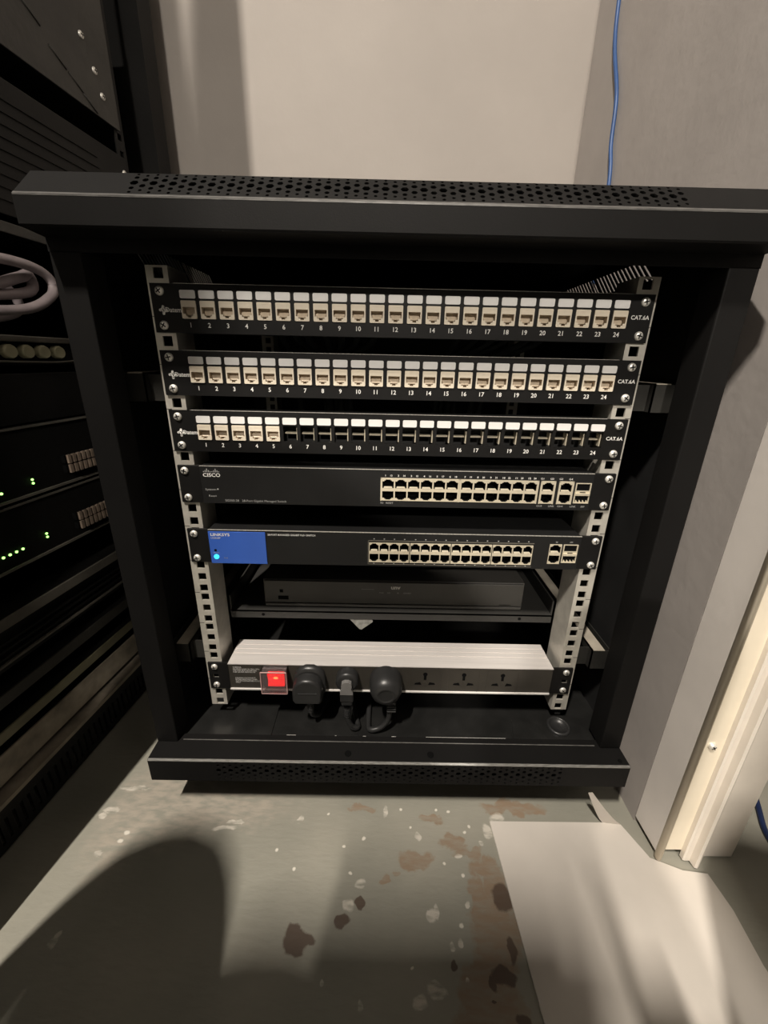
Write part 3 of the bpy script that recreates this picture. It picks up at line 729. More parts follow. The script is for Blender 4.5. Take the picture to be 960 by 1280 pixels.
zc = -0.2905
sl = thing('network_switch', 'black network switch with a bright blue left end, above the recorder', 'network switch', (0, 0, zc - 0.0217), 'network switches in the middle of the cabinet')
L0 = -0.0305
lb = [(L0 + 0.0482 * g, L0 + 0.0482 * g + 0.0472, zc - 0.0162, zc + 0.0092) for g in range(4)]
lc = (0.1805, 0.1947, zc - 0.0140, zc + 0.0114)
switch_body(sl, zc, [lb[0], lb[1], lb[2], lb[3], lc, (0.1970, 0.2136, zc - 0.0125, zc + 0.0113)])
ears(sl, zc)
for a, b_, c, d in lb:
    for i in range(4):
        xx = a + 0.0059 + 0.0118 * i
        for me, dz in ((PORT_UP, 0.0028), (PORT_DOWN, -0.0099)):
            o = put(me, 'ethernet_port', sl, (xx, -0.004, zc + dz)); o.scale = (0.0118 / 0.0142, 1, 1)
put(PORT_UP, 'ethernet_port', sl, (0.1876, -0.004, zc + 0.0050)); put(PORT_DOWN, 'ethernet_port', sl, (0.1876, -0.004, zc - 0.0077))
sfp_pair(sl, 0.2053, -0.004, zc - 0.0006)
fr = MB().box(L0 - 0.0014, L0 - 0.0004, -0.0046, -0.003, zc - 0.0190, zc + 0.0120).box(L0 - 0.0014, lb[3][1] + 0.001, -0.0046, -0.003, zc + 0.0112, zc + 0.0120).box(L0 - 0.0014, lb[3][1] + 0.001, -0.0046, -0.003, zc - 0.0192, zc - 0.0186)
build(fr, 'port_outline', 'band_grey', sl)
b = MB()
for i in range(16):
    xx = lb[i // 4][0] + 0.0059 + 0.0118 * (i % 4)
    b.box(xx - 0.0007, xx + 0.0007, -0.0043, -0.004, zc + 0.0133, zc + 0.0143).box(xx - 0.0007, xx + 0.0007, -0.0043, -0.004, zc - 0.0184, zc - 0.0176)
build(b, 'port_ticks', 'print_grey', sl)
b = MB().box(-0.2163, -0.1505, -0.0052, -0.004, zc - 0.0213, zc + 0.0196, 0, 0.0004)
bp_ = build(b, 'blue_plate', 'blue', sl); bp_['label'] = 'bright blue end plate with small cyan light'
write('LINKSYS', 'maker_name', sl, (-0.2138, -0.0054, zc + 0.0158), 0.0034, 'print_white', 'LEFT', 1.25, 0.02)
write('LGS528P', 'model_name', sl, (-0.2136, -0.0054, zc + 0.0116), 0.0018, 'print_white', 'LEFT', 1.2)
write('SYSTEM', 'small_print', sl, (-0.2095, -0.0054, zc - 0.0075), 0.0014, 'print_grey', 'CENTER', 1.1)
write('PoE', 'small_print', sl, (-0.1985, -0.0054, zc - 0.0140), 0.0016, 'print_grey', 'CENTER', 1.2)
b = MB().lathe([(0.0030, 0), (0.0030, 0.0005), (0.0022, 0.0010)], (-0.2095, -0.0052, zc - 0.0125), n=14); build(b, 'power_light', 'blue_led', sl)
b = MB().lathe([(0.0014, 0), (0.0014, 0.0004)], (-0.2098, -0.0052, zc - 0.0040), n=10); build(b, 'reset_hole', 'hole_black', sl)
write('28-PORT MANAGED GIGABIT PoE+ SWITCH', 'model_name', sl, (-0.1480, -0.0043, zc + 0.0165), 0.0023, 'print_white', 'LEFT', 0.86, 0.015)
write('SFP', 'small_print', sl, (0.2050, -0.0043, zc + 0.0140), 0.0018, 'print_grey'); write('28', 'small_print', sl, (0.1880, -0.0043, zc + 0.0140), 0.0018, 'print_grey')

# ------------------------------------------------------------------ recorder on its shelf
sh = thing('rack_shelf', 'thin black shelf holding the recorder, above the silver power strip', 'shelf', (0, 0.03, -0.4175))
b = MB().box(-0.2185, 0.2185, 0.0350, 0.34, -0.4075, -0.4060).box(-0.2185, 0.2185, 0.0350, 0.0365, -0.4170, -0.4060)
build(b, 'tray', 'shelf', sh)
for s_ in (-1, 1):
    b = MB(); a, c = sorted((s_ * 0.2185, s_ * 0.2205)); b.box(a, c, 0.039, 0.34, -0.4170, -0.385)
    build(b, 'side_flange', 'shelf', sh)
    b = MB().lathe([(0.0022, 0), (0.0022, 0.0003)], (s_ * 0.175, 0.0350, -0.4115), n=10); build(b, 'bolt_hole', 'hole_black', sh)
nv = thing('video_recorder', 'slim black video recorder box on the thin shelf', 'recorder', (0, 0.1, -0.4060))
z0, z1 = -0.4040, -0.3635
b = MB().box(-0.1755, 0.1805, 0.0475, 0.30, z0, z1, 0, 0.0012); build(b, 'case', 'nvr', nv)
b = MB().box(-0.1735, 0.1785, 0.0445, 0.0480, z0 + 0.0055, z1 - 0.0010, 0, 0.001).box(-0.1735, 0.1785, 0.0440, 0.0480, z0 + 0.0002, z0 + 0.0042, 0, 0.0008); build(b, 'front_panel', 'nvr', nv)
b = MB().box(-0.1555, -0.1415, 0.0440, 0.0447, z0 + 0.0105, z0 + 0.0160).box(-0.1530, -0.1485, 0.0440, 0.0447, z0 + 0.0215, z0 + 0.0260); build(b, 'usb_socket', 'hole_black', nv)
write('unv', 'maker_name', nv, (0.0045, 0.0441, z1 - 0.0085), 0.0062, 'print_white', 'CENTER', 1.0, 0.02)
for xx, tx in ((-0.0145, 'PWR'), (-0.0045, 'HD'), (0.0080, 'IR'), (0.0205, 'GUARD')):
    write(tx, 'small_print', nv, (xx, 0.0441, z1 - 0.0170), 0.0019, 'print_grey', 'CENTER', 1.1)
b = MB().box(-0.0420, -0.0245, 0.0441, 0.0445, z1 - 0.0120, z1 - 0.0116); build(b, 'trim_line', 'print_grey', nv)
b = MB().box(0.1480, 0.1640, 0.0441, 0.0446, z0 + 0.0070, z0 + 0.0078); build(b, 'small_slot', 'hole_black', nv)
for sx in (-0.15, 0.155):
    for yy in (0.07, 0.27):
        b = MB().lathe([(0.009, 0), (0.008, 0.002)], (sx, yy, -0.4060), (0, 0, 1), 12); build(b, 'rubber_foot', 'plastic_black', nv)
b = MB()
sp = [(-0.058, -0.417), (-0.027, -0.4165), (-0.0255, -0.4215), (-0.033, -0.428), (-0.041, -0.4345), (-0.0445, -0.4335), (-0.052, -0.424)]
b.prism(sp, 'xz', 0.0360, 0.0372)
tag(build(b, 'paper_scrap', 'scrap', None, (-0.042, 0.0365, -0.4345)), 'small grey torn scrap hanging under the front of the shelf', 'scrap')

# ------------------------------------------------------------------ power strip
ps = thing('power_strip', 'white topped power strip with red lit switch and round socket outlets', 'power strip', (0, 0, -0.505))
zt, zb_ = -0.4605, -0.5030
b = MB()
prof = [(-0.004, zt), (0.016, zt)]
y = 0.016
for k in range(3):
    prof += [(y, zt - 0.0010), (y + 0.0012, zt - 0.0010), (y + 0.0012, zt), (y + 0.0085, zt)]; y += 0.0085
prof += [(0.0430, zt), (0.0440, zt - 0.001), (0.0440, zb_), (-0.004, zb_), (-0.004, zb_ + 0.0022), (-0.0025, zb_ + 0.0022), (-0.0025, zt - 0.0012), (-0.004, zt - 0.0012)]
b.prism(prof, 'yz', -0.2147, 0.2147); build(b, 'aluminium_body', 'alu', ps)
b = MB().box(-0.2145, 0.2145, -0.0034, -0.0024, zb_ + 0.0022, zt - 0.0012); fpl = build(b, 'socket_face', 'strip_face', ps)
b = MB().box(-0.2145, 0.2145, -0.0045, -0.0030, zb_ - 0.0004, zb_ + 0.0018); build(b, 'bright_edge', 'alu_edge', ps)
b = MB().box(-0.2149, -0.2143, -0.004, 0.044, zb_, zt).box(0.2143, 0.2149, -0.004, 0.044, zb_, zt); build(b, 'end_cap', 'panel_black', ps)
for s_ in (-1, 1):
    b = MB()
    xs_ = sorted([s_ * 0.2148, s_ * 0.2290, s_ * 0.2375, s_ * 0.2413]); zs_ = [zb_ - 0.0005, -0.4865, -0.4800, -0.4610]
    b.grid(xs_, zs_, lambda i, j: i == 1 and j == 1, -0.0022, 0.0022)
    build(b, 'rack_ear', 'panel_black', ps)
    screw(ps, s_ * 0.2328, -0.0022, -0.4675); screw(ps, s_ * 0.2328, -0.0022, -0.4968)
# rating print
rows = [(-0.2085, 'WARNING', -0.4665, 0.30), (-0.2085, 'MAXIMUM LOAD 13A 250V~ 50Hz', -0.4694, 1), (-0.2085, 'THIS UNIT MUST BE EARTHED', -0.4719, 1), (-0.2085, 'FUSE 13A FOR INDOOR USE', -0.4744, 1), (-0.2065, 'CAUTION: DISCONNECT', -0.4840, 1), (-0.2065, 'BEFORE REMOVING COVER', -0.4866, 1), (-0.2065, 'ALWAYS USE EARTHED PLUGS', -0.4892, 1), (-0.2065, 'ONLY', -0.4917, 1)]
for x, tx, z, q in rows: write(tx, 'small_print', ps, (x, -0.0036, z), 0.0019, 'print_white', 'LEFT', 0.86)
# lit rocker under its clear cover
sx0, sx1, sz0, sz1 = -0.1690, -0.1355, -0.4985, -0.4640
b = MB().box(sx0 + 0.001, sx1 - 0.001, -0.0060, -0.0034, sz0 + 0.002, sz1 - 0.002, 0, 0.0008); build(b, 'switch_frame', 'plastic_black', ps)
b = MB().prism([(-0.006, sz0 + 0.008), (-0.0098, sz0 + 0.008), (-0.0080, (sz0 + sz1) / 2), (-0.0112, sz1 - 0.0065), (-0.006, sz1 - 0.0065)], 'yz', sx0 + 0.0075, sx1 - 0.0045); rk = build(b, 'rocker', 'red_switch', ps); rk['label'] = 'glowing red rocker switch'
b = MB().lathe([(0.0032, 0), (0.0032, 0.0002)], (-0.1505, -0.0104, -0.4762), n=12, sz=0.6); build(b, 'lamp', 'red_core', rk)
b = MB()
w = 0.0010
yb, yf2 = -0.0034, -0.0150
b.box(sx0, sx1, yf2, yf2 + w, sz0, sz1).box(sx0, sx0 + w, yf2, yb, sz0, sz1).box(sx1 - w, sx1, yf2, yb, sz0, sz1).box(sx0, sx1, yf2, yb, sz0, sz0 + w).box(sx0, sx1, yf2, yb, sz1 - w, sz1)
cv = build(b, 'clear_cover', 'clear', ps)
b = MB()
for (a, c, e, f) in ((sx0, sx1, sz0 - 0.0003, sz0 + 0.0006), (sx0, sx1, sz1 - 0.0005, sz1 + 0.0003)): b.box(a, c, yf2 - 0.0003, yf2 + 0.0008, e, f)
for (a, c) in ((sx0 - 0.0003, sx0 + 0.0005), (sx1 - 0.0005, sx1 + 0.0003)): b.box(a, c, yf2 - 0.0003, yf2 + 0.0008, sz0, sz1)
M['cover_edge'] = mat('pinkish_cover_edge', (0.62, 0.40, 0.38), 0.3, 0, 0.05, 30)
build(b, 'cover_edge', 'cover_edge', cv)
def socket(x):
    z = -0.4830
    b = MB()
    b.lathe([(0.0030, 0), (0.0030, 0.0003)], (x, -0.0034, z + 0.0098), n=12)
    b.box(x - 0.0017, x + 0.0017, -0.0038, -0.0034, z + 0.0010, z + 0.0085)
    for s_ in (-1, 1):
        b.prism([(x + s_ * 0.0045, z - 0.0075), (x + s_ * 0.0140, z - 0.0068), (x + s_ * 0.0125, z - 0.0045), (x + s_ * 0.0062, z - 0.0032)], 'xz', -0.0038, -0.0034)
    b.prism([(x - 0.0028, z - 0.0086), (x + 0.0028, z - 0.0086), (x + 0.0028, z - 0.004), (x, z - 0.0012), (x - 0.0028, z - 0.004)], 'xz', -0.0040, -0.0034, 1)
    b.plate(rrect(x, z, 0.042, 0.0375, 0.004), [rrect(x, z, 0.0412, 0.0367, 0.004)], -0.0037, 0.0003, 1)
    build(b, 'socket', ['hole_black', 'strip_face'], ps)
for x in (-0.1087, -0.0572, -0.0057, 0.0458, 0.0973, 0.1489): socket(x)

# plugs: moulded British plugs with cords that drop to the tray
def strain_relief(b, x, y, z0, z1, r0=0.0052, r1=0.0036):
    n = 6; prof = []
    for k in range(n):
        h = (z0 - z1) * k / n; r = r0 + (r1 - r0) * k / n
        prof += [(r, h), (r, h + (z0 - z1) / n * 0.6), (r * 0.75, h + (z0 - z1) / n * 0.65), (r * 0.75, h + (z0 - z1) / n * 0.95)]
    b.lathe(prof, (x, y, z0), (0, 0, -1), 10)
G_ = 'plugs in the power strip'
x, z = -0.1065, -0.4795
pl = thing('power_plug', 'wide black moulded plug next to the red lit switch', 'plug', (x, -0.004, z - 0.03), G_)
b = MB()
dome = [(-0.0205, -0.018), (-0.0175, -0.0225), (0.0175, -0.0225), (0.0205, -0.018), (0.0205, 0.0), (0.0185, 0.009), (0.013, 0.0155), (0.005, 0.019), (-0.005, 0.019), (-0.013, 0.0155), (-0.0185, 0.009), (-0.0205, 0.0)]
def dome_body(b, x, z, sc, y0, y1, y2):
    n = len(dome)
    rings = [(sc, y0), (sc, y1), (sc * 0.94, y2 + 0.0015), (sc * 0.85, y2)]
    base_ = len(b.v)
    for k, yy in rings:
        b.v += [(x + p[0] * k, yy, z + p[1] * k) for p in dome]
    for i in range(len(rings) - 1):
        for q in range(n):
            q2 = (q + 1) % n
            b.f.append((base_ + i * n + q, base_ + i * n + q2, base_ + (i + 1) * n + q2, base_ + (i + 1) * n + q)); b.m.append(0); b.sm.append(True)
    b.f.append(tuple(base_ + (len(rings) - 1) * n + q for q in range(n))); b.m.append(0); b.sm.append(False)
dome_body(b, x, z + 0.001, 1.0, -0.0036, -0.012, -0.0135)
dome_body(b, x - 0.001, z - 0.0035, 0.93, -0.0125, -0.024, -0.0275)
b.box(x - 0.012, x + 0.012, -0.0285, -0.027, z - 0.0055, z - 0.0050)
build(b, 'plug_body', 'plastic_black', pl)
b = MB(); b.box(x - 0.0085, x + 0.0085, -0.022, -0.008, z - 0.0285, z - 0.0235, 0, 0.0015); strain_relief(b, x + 0.001, -0.016, z - 0.0285, z - 0.0480, 0.0058, 0.0036); build(b, 'strain_relief', 'plastic_black', pl)
b = MB().tube(smooth_path([(x + 0.001, -0.016, z - 0.046), (x + 0.003, -0.012, z - 0.056), (x + 0.010, 0.004, z - 0.070), (x + 0.02, 0.05, z - 0.0735), (x + 0.03, 0.12, z - 0.0735)]), 0.0034, 8); build(b, 'cord', 'plastic_black', pl)
x, z = -0.0572, -0.4800
pl = thing('power_plug', 'slim black plug with a grey centre and a ribbed neck, middle of the strip', 'plug', (x, -0.004, z - 0.03), G_)
b = MB().lathe([(0.0150, 0), (0.0150, 0.010), (0.0140, 0.0125), (0.0115, 0.0135)], (x, -0.0036, z + 0.002), n=20)
b.box(x - 0.0088, x + 0.0088, -0.0215, -0.0165, z - 0.0245, z - 0.0080, 0, 0.0015)
b.box(x - 0.0075, x + 0.0075, -0.0205, -0.0165, z - 0.0320, z - 0.0230, 0, 0.002)
build(b, 'plug_body', 'plastic_black', pl)
b = MB()
poly = [(x - 0.0085, z - 0.0110), (x + 0.0085, z - 0.0110), (x + 0.0080, z - 0.0070), (x + 0.0060, z - 0.0030), (x + 0.0070, z + 0.0030), (x + 0.0060, z + 0.0070), (x + 0.0025, z + 0.0090), (x - 0.0025, z + 0.0090), (x - 0.0060, z + 0.0070), (x - 0.0070, z + 0.0030), (x - 0.0060, z - 0.0030), (x - 0.0080, z - 0.0070)]
b.prism(poly, 'xz', -0.0225, -0.0165); g = build(b, 'plug_centre', 'grey_plug', pl); g['label'] = 'grey centre of the plug'
b = MB(); strain_relief(b, x + 0.0005, -0.0185, z - 0.0310, z - 0.0510, 0.0062, 0.0045); build(b, 'strain_relief', 'plastic_black', pl)
b = MB().tube(smooth_path([(x + 0.0005, -0.0185, z - 0.048), (x + 0.002, -0.0195, z - 0.058), (x + 0.007, -0.0195, z - 0.0680), (x + 0.014, -0.016, z - 0.0728), (x + 0.012, -0.004, z - 0.0735), (x - 0.004, 0.05, z - 0.0735)]), 0.0036, 8); build(b, 'cord', 'plastic_black', pl)
x, z = -0.0065, -0.4800
pl = thing('power_plug', 'large rounded black plug at the right of the three plugs', 'plug', (x, -0.004, z - 0.03), G_)
b = MB()
b.lathe([(0.0215, 0), (0.0215, 0.012), (0.0205, 0.020), (0.0175, 0.0265), (0.0120, 0.0295), (0.0095, 0.0300), (0.0088, 0.0292)], (x, -0.0036, z - 0.0010), n=28, sx=1.0, sz=0.98)
b.box(x - 0.0040, x + 0.0100, -0.0322, -0.0312, z - 0.0020, z - 0.0012)
build(b, 'plug_body', 'plastic_black', pl)
b = MB(); b.box(x - 0.002, x + 0.014, -0.024, -0.010, z - 0.0260, z - 0.0215, 0, 0.0015)
for k in range(3): b.box(x + 0.002, x + 0.014, -0.0235, -0.011, z - 0.0305 - k * 0.004, z - 0.0285 - k * 0.004, 0, 0.0006)
strain_relief(b, x + 0.006, -0.017, z - 0.0255, z - 0.0420, 0.0056, 0.0036); build(b, 'strain_relief', 'plastic_black', pl)
b = MB().tube(smooth_path([(x + 0.006, -0.017, z - 0.040), (x + 0.004, -0.019, z - 0.055), (x - 0.006, -0.021, z - 0.0670), (x - 0.019, -0.0205, z - 0.0715), (x - 0.0225, -0.010, z - 0.0735), (x - 0.022, 0.03, z - 0.0735)]), 0.0036, 8); build(b, 'cord', 'plastic_black', pl)

# ------------------------------------------------------------------ white sheet on the floor, cut round the cabinet
pts = [(0.1365, -0.0625), (0.1450, -0.2350), (0.1500, -0.3200), (0.40, -0.42), (0.386, -0.193), (0.391, -0.150), (0.388, -0.1165), (0.360, -0.1135), (0.3275, -0.1010), (0.3120, -0.0645), (0.2880, -0.0620)]
b = MB()
zf = FLOOR
b.prism(pts, 'xy', zf, zf + 0.0022)
# the narrow tongue beside the notch curls up against the cabinet
tg0 = [(0.2920, -0.0590), (0.3080, -0.0560)]
ns = 7
prev = None
for k in range(ns + 1):
    t_ = k / ns
    l = Vector((0.2880 - 0.0290 * t_, -0.0620 + 0.0005 * t_, zf + 0.0022 + 0.056 * t_ ** 1.2))
    r = Vector((0.3120 - 0.0475 * t_, -0.0645 + 0.0030 * t_, zf + 0.0022 + 0.0565 * t_ ** 1.2))
    if prev: b.face([prev[0], prev[1], r, l])
    prev = (l, r)
tag(build(b, 'floor_sheet', 'sheet', None, (0.25, -0.15, zf)), 'dusty white sheet of board on the floor beside the door frame', 'sheet')

# ------------------------------------------------------------------ blue cables
b = MB().tube(smooth_path([(0.3400, 0.425, 0.62), (0.3395, 0.414, 0.461), (0.3380, 0.398, 0.395), (0.3370, 0.362, 0.318), (0.3365, 0.352, 0.253), (0.3365, 0.336, 0.193), (0.3360, 0.330, 0.05)]), 0.0031, 8)
tag(build(b, 'blue_cable', 'cable_blue', None, (0.3365, 0.336, 0.05)), 'thin blue cable running down the wall behind the cabinet', 'cable')
b = MB().tube(smooth_path([(0.60, 0.10, zf + 0.0035), (0.526, -0.028, zf + 0.0035), (0.498, -0.078, zf + 0.0035), (0.495, -0.13, zf + 0.0035), (0.53, -0.22, zf + 0.0035)]), 0.0035, 8)
tag(build(b, 'navy_cable', 'cable_navy', None, (0.498, -0.078, zf)), 'dark blue cable on the floor beyond the door frame', 'cable')

# ------------------------------------------------------------------ the tall rack on the left, turned slightly
ROT = -math.radians(6.4)
ORG = Vector((-0.46, 0.10, FLOOR))
RM = Matrix.Rotation(ROT, 3, 'Z')
def rthing(name, label, cat, loc, group=None):
    """loc in rack coordinates: w outwards, u along the front (away from the camera), z world height"""
    o = bpy.data.objects.new(name, None); COL.objects.link(o)
    o.rotation_euler = (0, 0, ROT); o.location = ORG + RM @ Vector((loc[0], loc[1], loc[2] - FLOOR)); o.empty_display_size = 0.02
    OFF[o.name] = tuple(loc)
    return tag(o, label, cat, group)
rk = rthing('equipment_rack', 'tall dark equipment rack at the left edge, full of old devices', 'rack', (-0.25, 0.05, FLOOR))
RT = 1.32
b = MB().box(-0.60, 0.012, 0.310, 0.345, FLOOR + 0.0, RT); build(b, 'far_side', 'rack_black', rk)
b = MB().box(-0.60, 0.012, -0.345, -0.312, FLOOR + 0.0, RT, 0, 0.002); build(b, 'near_side', 'rack_black', rk)
b = MB().box(-0.60, 0.010, -0.345, 0.345, RT, RT + 0.03); build(b, 'top_panel', 'rack_black', rk)
b = MB().box(-0.60, -0.58, -0.312, 0.310, FLOOR, RT); build(b, 'back_panel', 'rack_black', rk)
for u0, u1 in ((0.232, 0.252), (-0.252, -0.232)):
    b = MB(); zs_ = [FLOOR + 0.08]
    z = FLOOR + 0.10
    while z < 0.62: zs_ += [z, z + 0.009]; z += 0.0222
    zs_.append(RT)
    b.grid([u0, u0 + 0.006, u0 + 0.014, u1], zs_, lambda i, j: i == 1 and j % 2 == 1, 0, 0.002)
    b.v = [(-0.004 - y_, x_, z_) for x_, y_, z_ in b.v]
    build(b, 'mounting_rail', 'rack_black', rk)
# base: dusty ledge, slotted plinth
b = MB().box(-0.05, 0.014, -0.312, 0.310, -0.604, -0.598); build(b, 'base_ledge', 'band_beige', rk)
b = MB()
us = [-0.312]; k = -0.290
while k < 0.29: us += [k, k + 0.004]; k += 0.0095
us.append(0.310)
b.grid(us, [FLOOR + 0.004, FLOOR + 0.014, FLOOR + 0.046, -0.604], lambda i, j: i % 2 == 1 and j == 1, 0, 0.003)
b.v = [(0.014 - y_, x_, z_) for x_, y_, z_ in b.v]
build(b, 'slotted_plinth', 'rack_black', rk)
# unseen door added to the rack, angled to throw the left shadow edge
hinge = Vector((-0.423, -0.216, 0)); end = Vector((-0.605, -0.82, 0)); d_ = (end - hinge).normalized(); nn = Vector((d_.y, -d_.x, 0)) * 0.010
if nn.x > 0: nn = -nn
Ri = RM.transposed()
c4 = [hinge, end, end + nn * 2, hinge + nn * 2]
loc4 = [Ri @ (Vector((c.x, c.y, FLOOR)) - ORG) for c in c4]
b = MB().prism([(c.x, c.y) for c in loc4], 'xy', FLOOR + 0.03, RT - 0.01); build(b, 'door', 'rack_black', rk)

def device(name, label, cat, z0, z1, material='rack_black', group=None, w=0.0, extra=None, u0=-0.241, u1=0.241, depth=0.25):
    d = rthing(name, label, cat, (-0.1, 0.0, z0), group)
    b = MB().box(w - 0.003, w, u0, u1, z0, z1, 0, 0.0008); build(b, 'front_panel', material, d)
    b = MB().box(w - depth, w - 0.003, -0.218, 0.218, z0 + 0.001, z1 - 0.001); build(b, 'case', 'rack_black', d)
    return d
def bolt(parent, u, z, w=0.0):
    o = put(SCREWS[0], 'screw', parent, (w, u, z)); o.rotation_euler = (0, 0, PI / 2); return o
d = device('blank_panel', 'scuffed dark grey panel in the left rack, top left corner of the photo', 'rack panel', 0.246, 0.40, 'band_dim' if False else 'rack_black')
M['panel_scuffed'] = mat('scuffed_grey_panel', (0.032, 0.030, 0.026), 0.5, 0, 0.35, 14, 0.6, 60)
for c in d.children:
    if c.name.startswith('front_panel'): c.data.materials[0] = M['panel_scuffed']
for u, z in ((0.205, 0.30), (0.213, 0.275), (0.19, 0.33)): bolt(d, u, z, 0.0)
b = MB()
for (u, z) in ((0.10, 0.31), (0.13, 0.285), (0.155, 0.272), (0.175, 0.26), (0.12, 0.35)): b.tube([(0.0004, u, z), (0.0004, u + 0.022, z - 0.012)], 0.0012, 6)
tag(build(b, 'dents', 'panel_scuffed', d), kind='stuff')
d = device('ventilated_panel', 'dark ribbed panel in the left rack, under the scuffed panel', 'rack panel', 0.070, 0.212, 'rack_black')
b = MB()
for k in range(9): b.box(0.0, 0.0016, -0.20, 0.18, 0.085 + k * 0.013, 0.088 + k * 0.013)
build(b, 'ribs', 'rack_black', d)
for z in (0.190, 0.172, 0.163, 0.085): bolt(d, 0.2345, z, 0.0)
d = device('cable_tray', 'dark shelf edge above the loops of pale cable in the left rack', 'shelf', 0.050, 0.062, 'panel_scuffed', w=0.002)
# pale cable loops
def rcable(pts, r, name, label, material, group=None):
    pts = smooth_path(pts, 7); base_ = pts[len(pts) // 2]
    d = rthing(name, label, 'cable', tuple(base_), group)
    build(MB().tube(pts, r, 10), 'jacket', material, d); return d
rcable([(0.004, -0.14, -0.020), (0.012, -0.05, -0.014), (0.014, -0.002, 0.002), (0.010, 0.016, 0.008), (0.012, 0.008, -0.012), (0.006, -0.07, -0.026)], 0.0058, 'cable_loop', 'thick pale mauve cable loop nearest the left edge of the photo', 'cable_pale', 'pale cables looped in the left rack')
c2 = rcable([(0.024, -0.12, -0.044), (0.027, -0.02, -0.034), (0.028, 0.020, -0.016), (0.026, 0.030, 0.000), (0.026, 0.018, 0.012), (0.028, -0.02, 0.016), (0.028, -0.10, 0.012)], 0.0055, 'cable_loop', 'pale mauve cable loop ending in bare white cores in the left rack', 'cable_pale', 'pale cables looped in the left rack')
for pts in ([(0.024, 0.030, -0.002), (0.020, 0.045, -0.002), (0.008, 0.075, 0.001)], [(0.024, 0.030, -0.005), (0.020, 0.048, -0.008), (0.008, 0.078, -0.014)]):
    build(MB().tube(smooth_path(pts, 5), 0.0026, 8), 'bare_core', 'copper_white', c2)
rcable([(-0.012, -0.12, 0.016), (-0.010, -0.05, 0.010), (-0.008, -0.005, -0.004), (-0.009, 0.012, -0.020), (-0.010, 0.005, -0.036), (-0.012, -0.04, -0.046), (-0.014, -0.12, -0.048)], 0.005, 'cable_loop', 'pale mauve cable crossing behind the two loops in the left rack', 'cable_pale', 'pale cables looped in the left rack')
d = device('jack_strip', 'dark strip with a row of round yellowish caps in the left rack', 'rack panel', -0.095, -0.061, 'rack_black')
b = MB().box(0.0, 0.008, -0.24, 0.20, -0.0685, -0.0615, 0, 0.001); build(b, 'top_edge', 'band_grey', d)
for k in range(8):
    u = 0.0 + 0.0215 * k - 0.07
    if u > 0.045: continue
    b = MB().lathe([(0.0082, 0), (0.0082, 0.006), (0.0070, 0.0085)], (0.0, u, -0.0795), (1, 0, 0), 14); build(b, 'round_cap', 'knob_yellow', d)
b = MB().tube(smooth_path([(0.004, -0.05, -0.0905), (0.004, 0.03, -0.092), (0.004, 0.075, -0.0895), (0.004, 0.12, -0.0905), (0.004, 0.18, -0.0885)], 5), 0.0014, 6); build(b, 'wire', 'band_grey', d)
d = device('blank_panel', 'plain black panel between the yellowish caps and the amplifiers', 'rack panel', -0.164, -0.105, 'rack_black', w=0.0)
def amp(label, z0, z1, zl, ledu, u_pair, tz, tu):
    d = device('amplifier', label, 'amplifier', z0, z1, 'rack_black', 'amplifiers with green lights in the left rack')
    b = MB().box(0.0, 0.0022, -0.24, 0.24, z1 - 0.0035, z1 - 0.001).box(0.0, 0.003, -0.24, 0.24, z0 + 0.0005, z0 + 0.0035); build(b, 'panel_edges', 'band_grey', d)
    for u in ledu:
        b = MB().lathe([(0.0016, 0), (0.0016, 0.001), (0.0009, 0.0016)], (0.0, u, zl), (1, 0, 0), 8); build(b, 'green_light', 'green_led', d)
    for k in range(2):
        b = MB().lathe([(0.0015, 0), (0.0015, 0.001), (0.0009, 0.0016)], (0.0, u_pair, zl + 0.001 + 0.0048 * k), (1, 0, 0), 8); build(b, 'green_light', 'green_led', d)
    for row in range(2):
        t_ = MB(); zz = tz - row * 0.0135
        t_.box(0.0, 0.006, tu, tu + 0.064, zz - 0.0050, zz + 0.0050, 0)
        for k in range(8):
            t_.box(0.006, 0.009, tu + 0.003 + k * 0.0077, tu + 0.0075 + k * 0.0077, zz - 0.0058, zz + 0.0058, 1)
        build(t_, 'terminal_row', ['hole_black', 'terminal'], d)
    return d
amp('upper of the two amplifiers with green lights in the left rack', -0.254, -0.166, -0.2400, (-0.095, -0.086, -0.078), -0.038, -0.2190, 0.008)
amp('lower of the two amplifiers with green lights in the left rack', -0.336, -0.257, -0.3150, (-0.097, -0.089, -0.081, -0.073), -0.039, -0.3020, 0.004)
d = device('rack_shelf', 'thin grey brown shelf edge below the amplifiers in the left rack', 'shelf', -0.396, -0.382, 'band_grey', w=0.010)
d = device('ribbed_device', 'black device with three thin ribs below the grey shelf edge', 'device', -0.452, -0.402, 'rack_black', w=0.0)
b = MB()
for k, mi in ((0, 1), (1, 0), (2, 0), (3, 0)): b.box(0.0, 0.004, -0.24, 0.24, -0.4440 + k * 0.009, -0.4415 + k * 0.009, mi)
build(b, 'ribs', ['rack_black', 'band_grey'], d)
d = device('blank_panel', 'dull grey band low in the left rack, above the olive one', 'rack panel', -0.492, -0.476, 'panel_scuffed', w=0.004)
d = device('olive_panel', 'narrow olive grey band near the foot of the left rack', 'rack panel', -0.533, -0.519, 'band_olive', w=0.006)
d = device('base_cover', 'dusty sloping cover just above the slotted foot of the left rack', 'rack panel', -0.590, -0.552, 'band_beige', w=0.0)

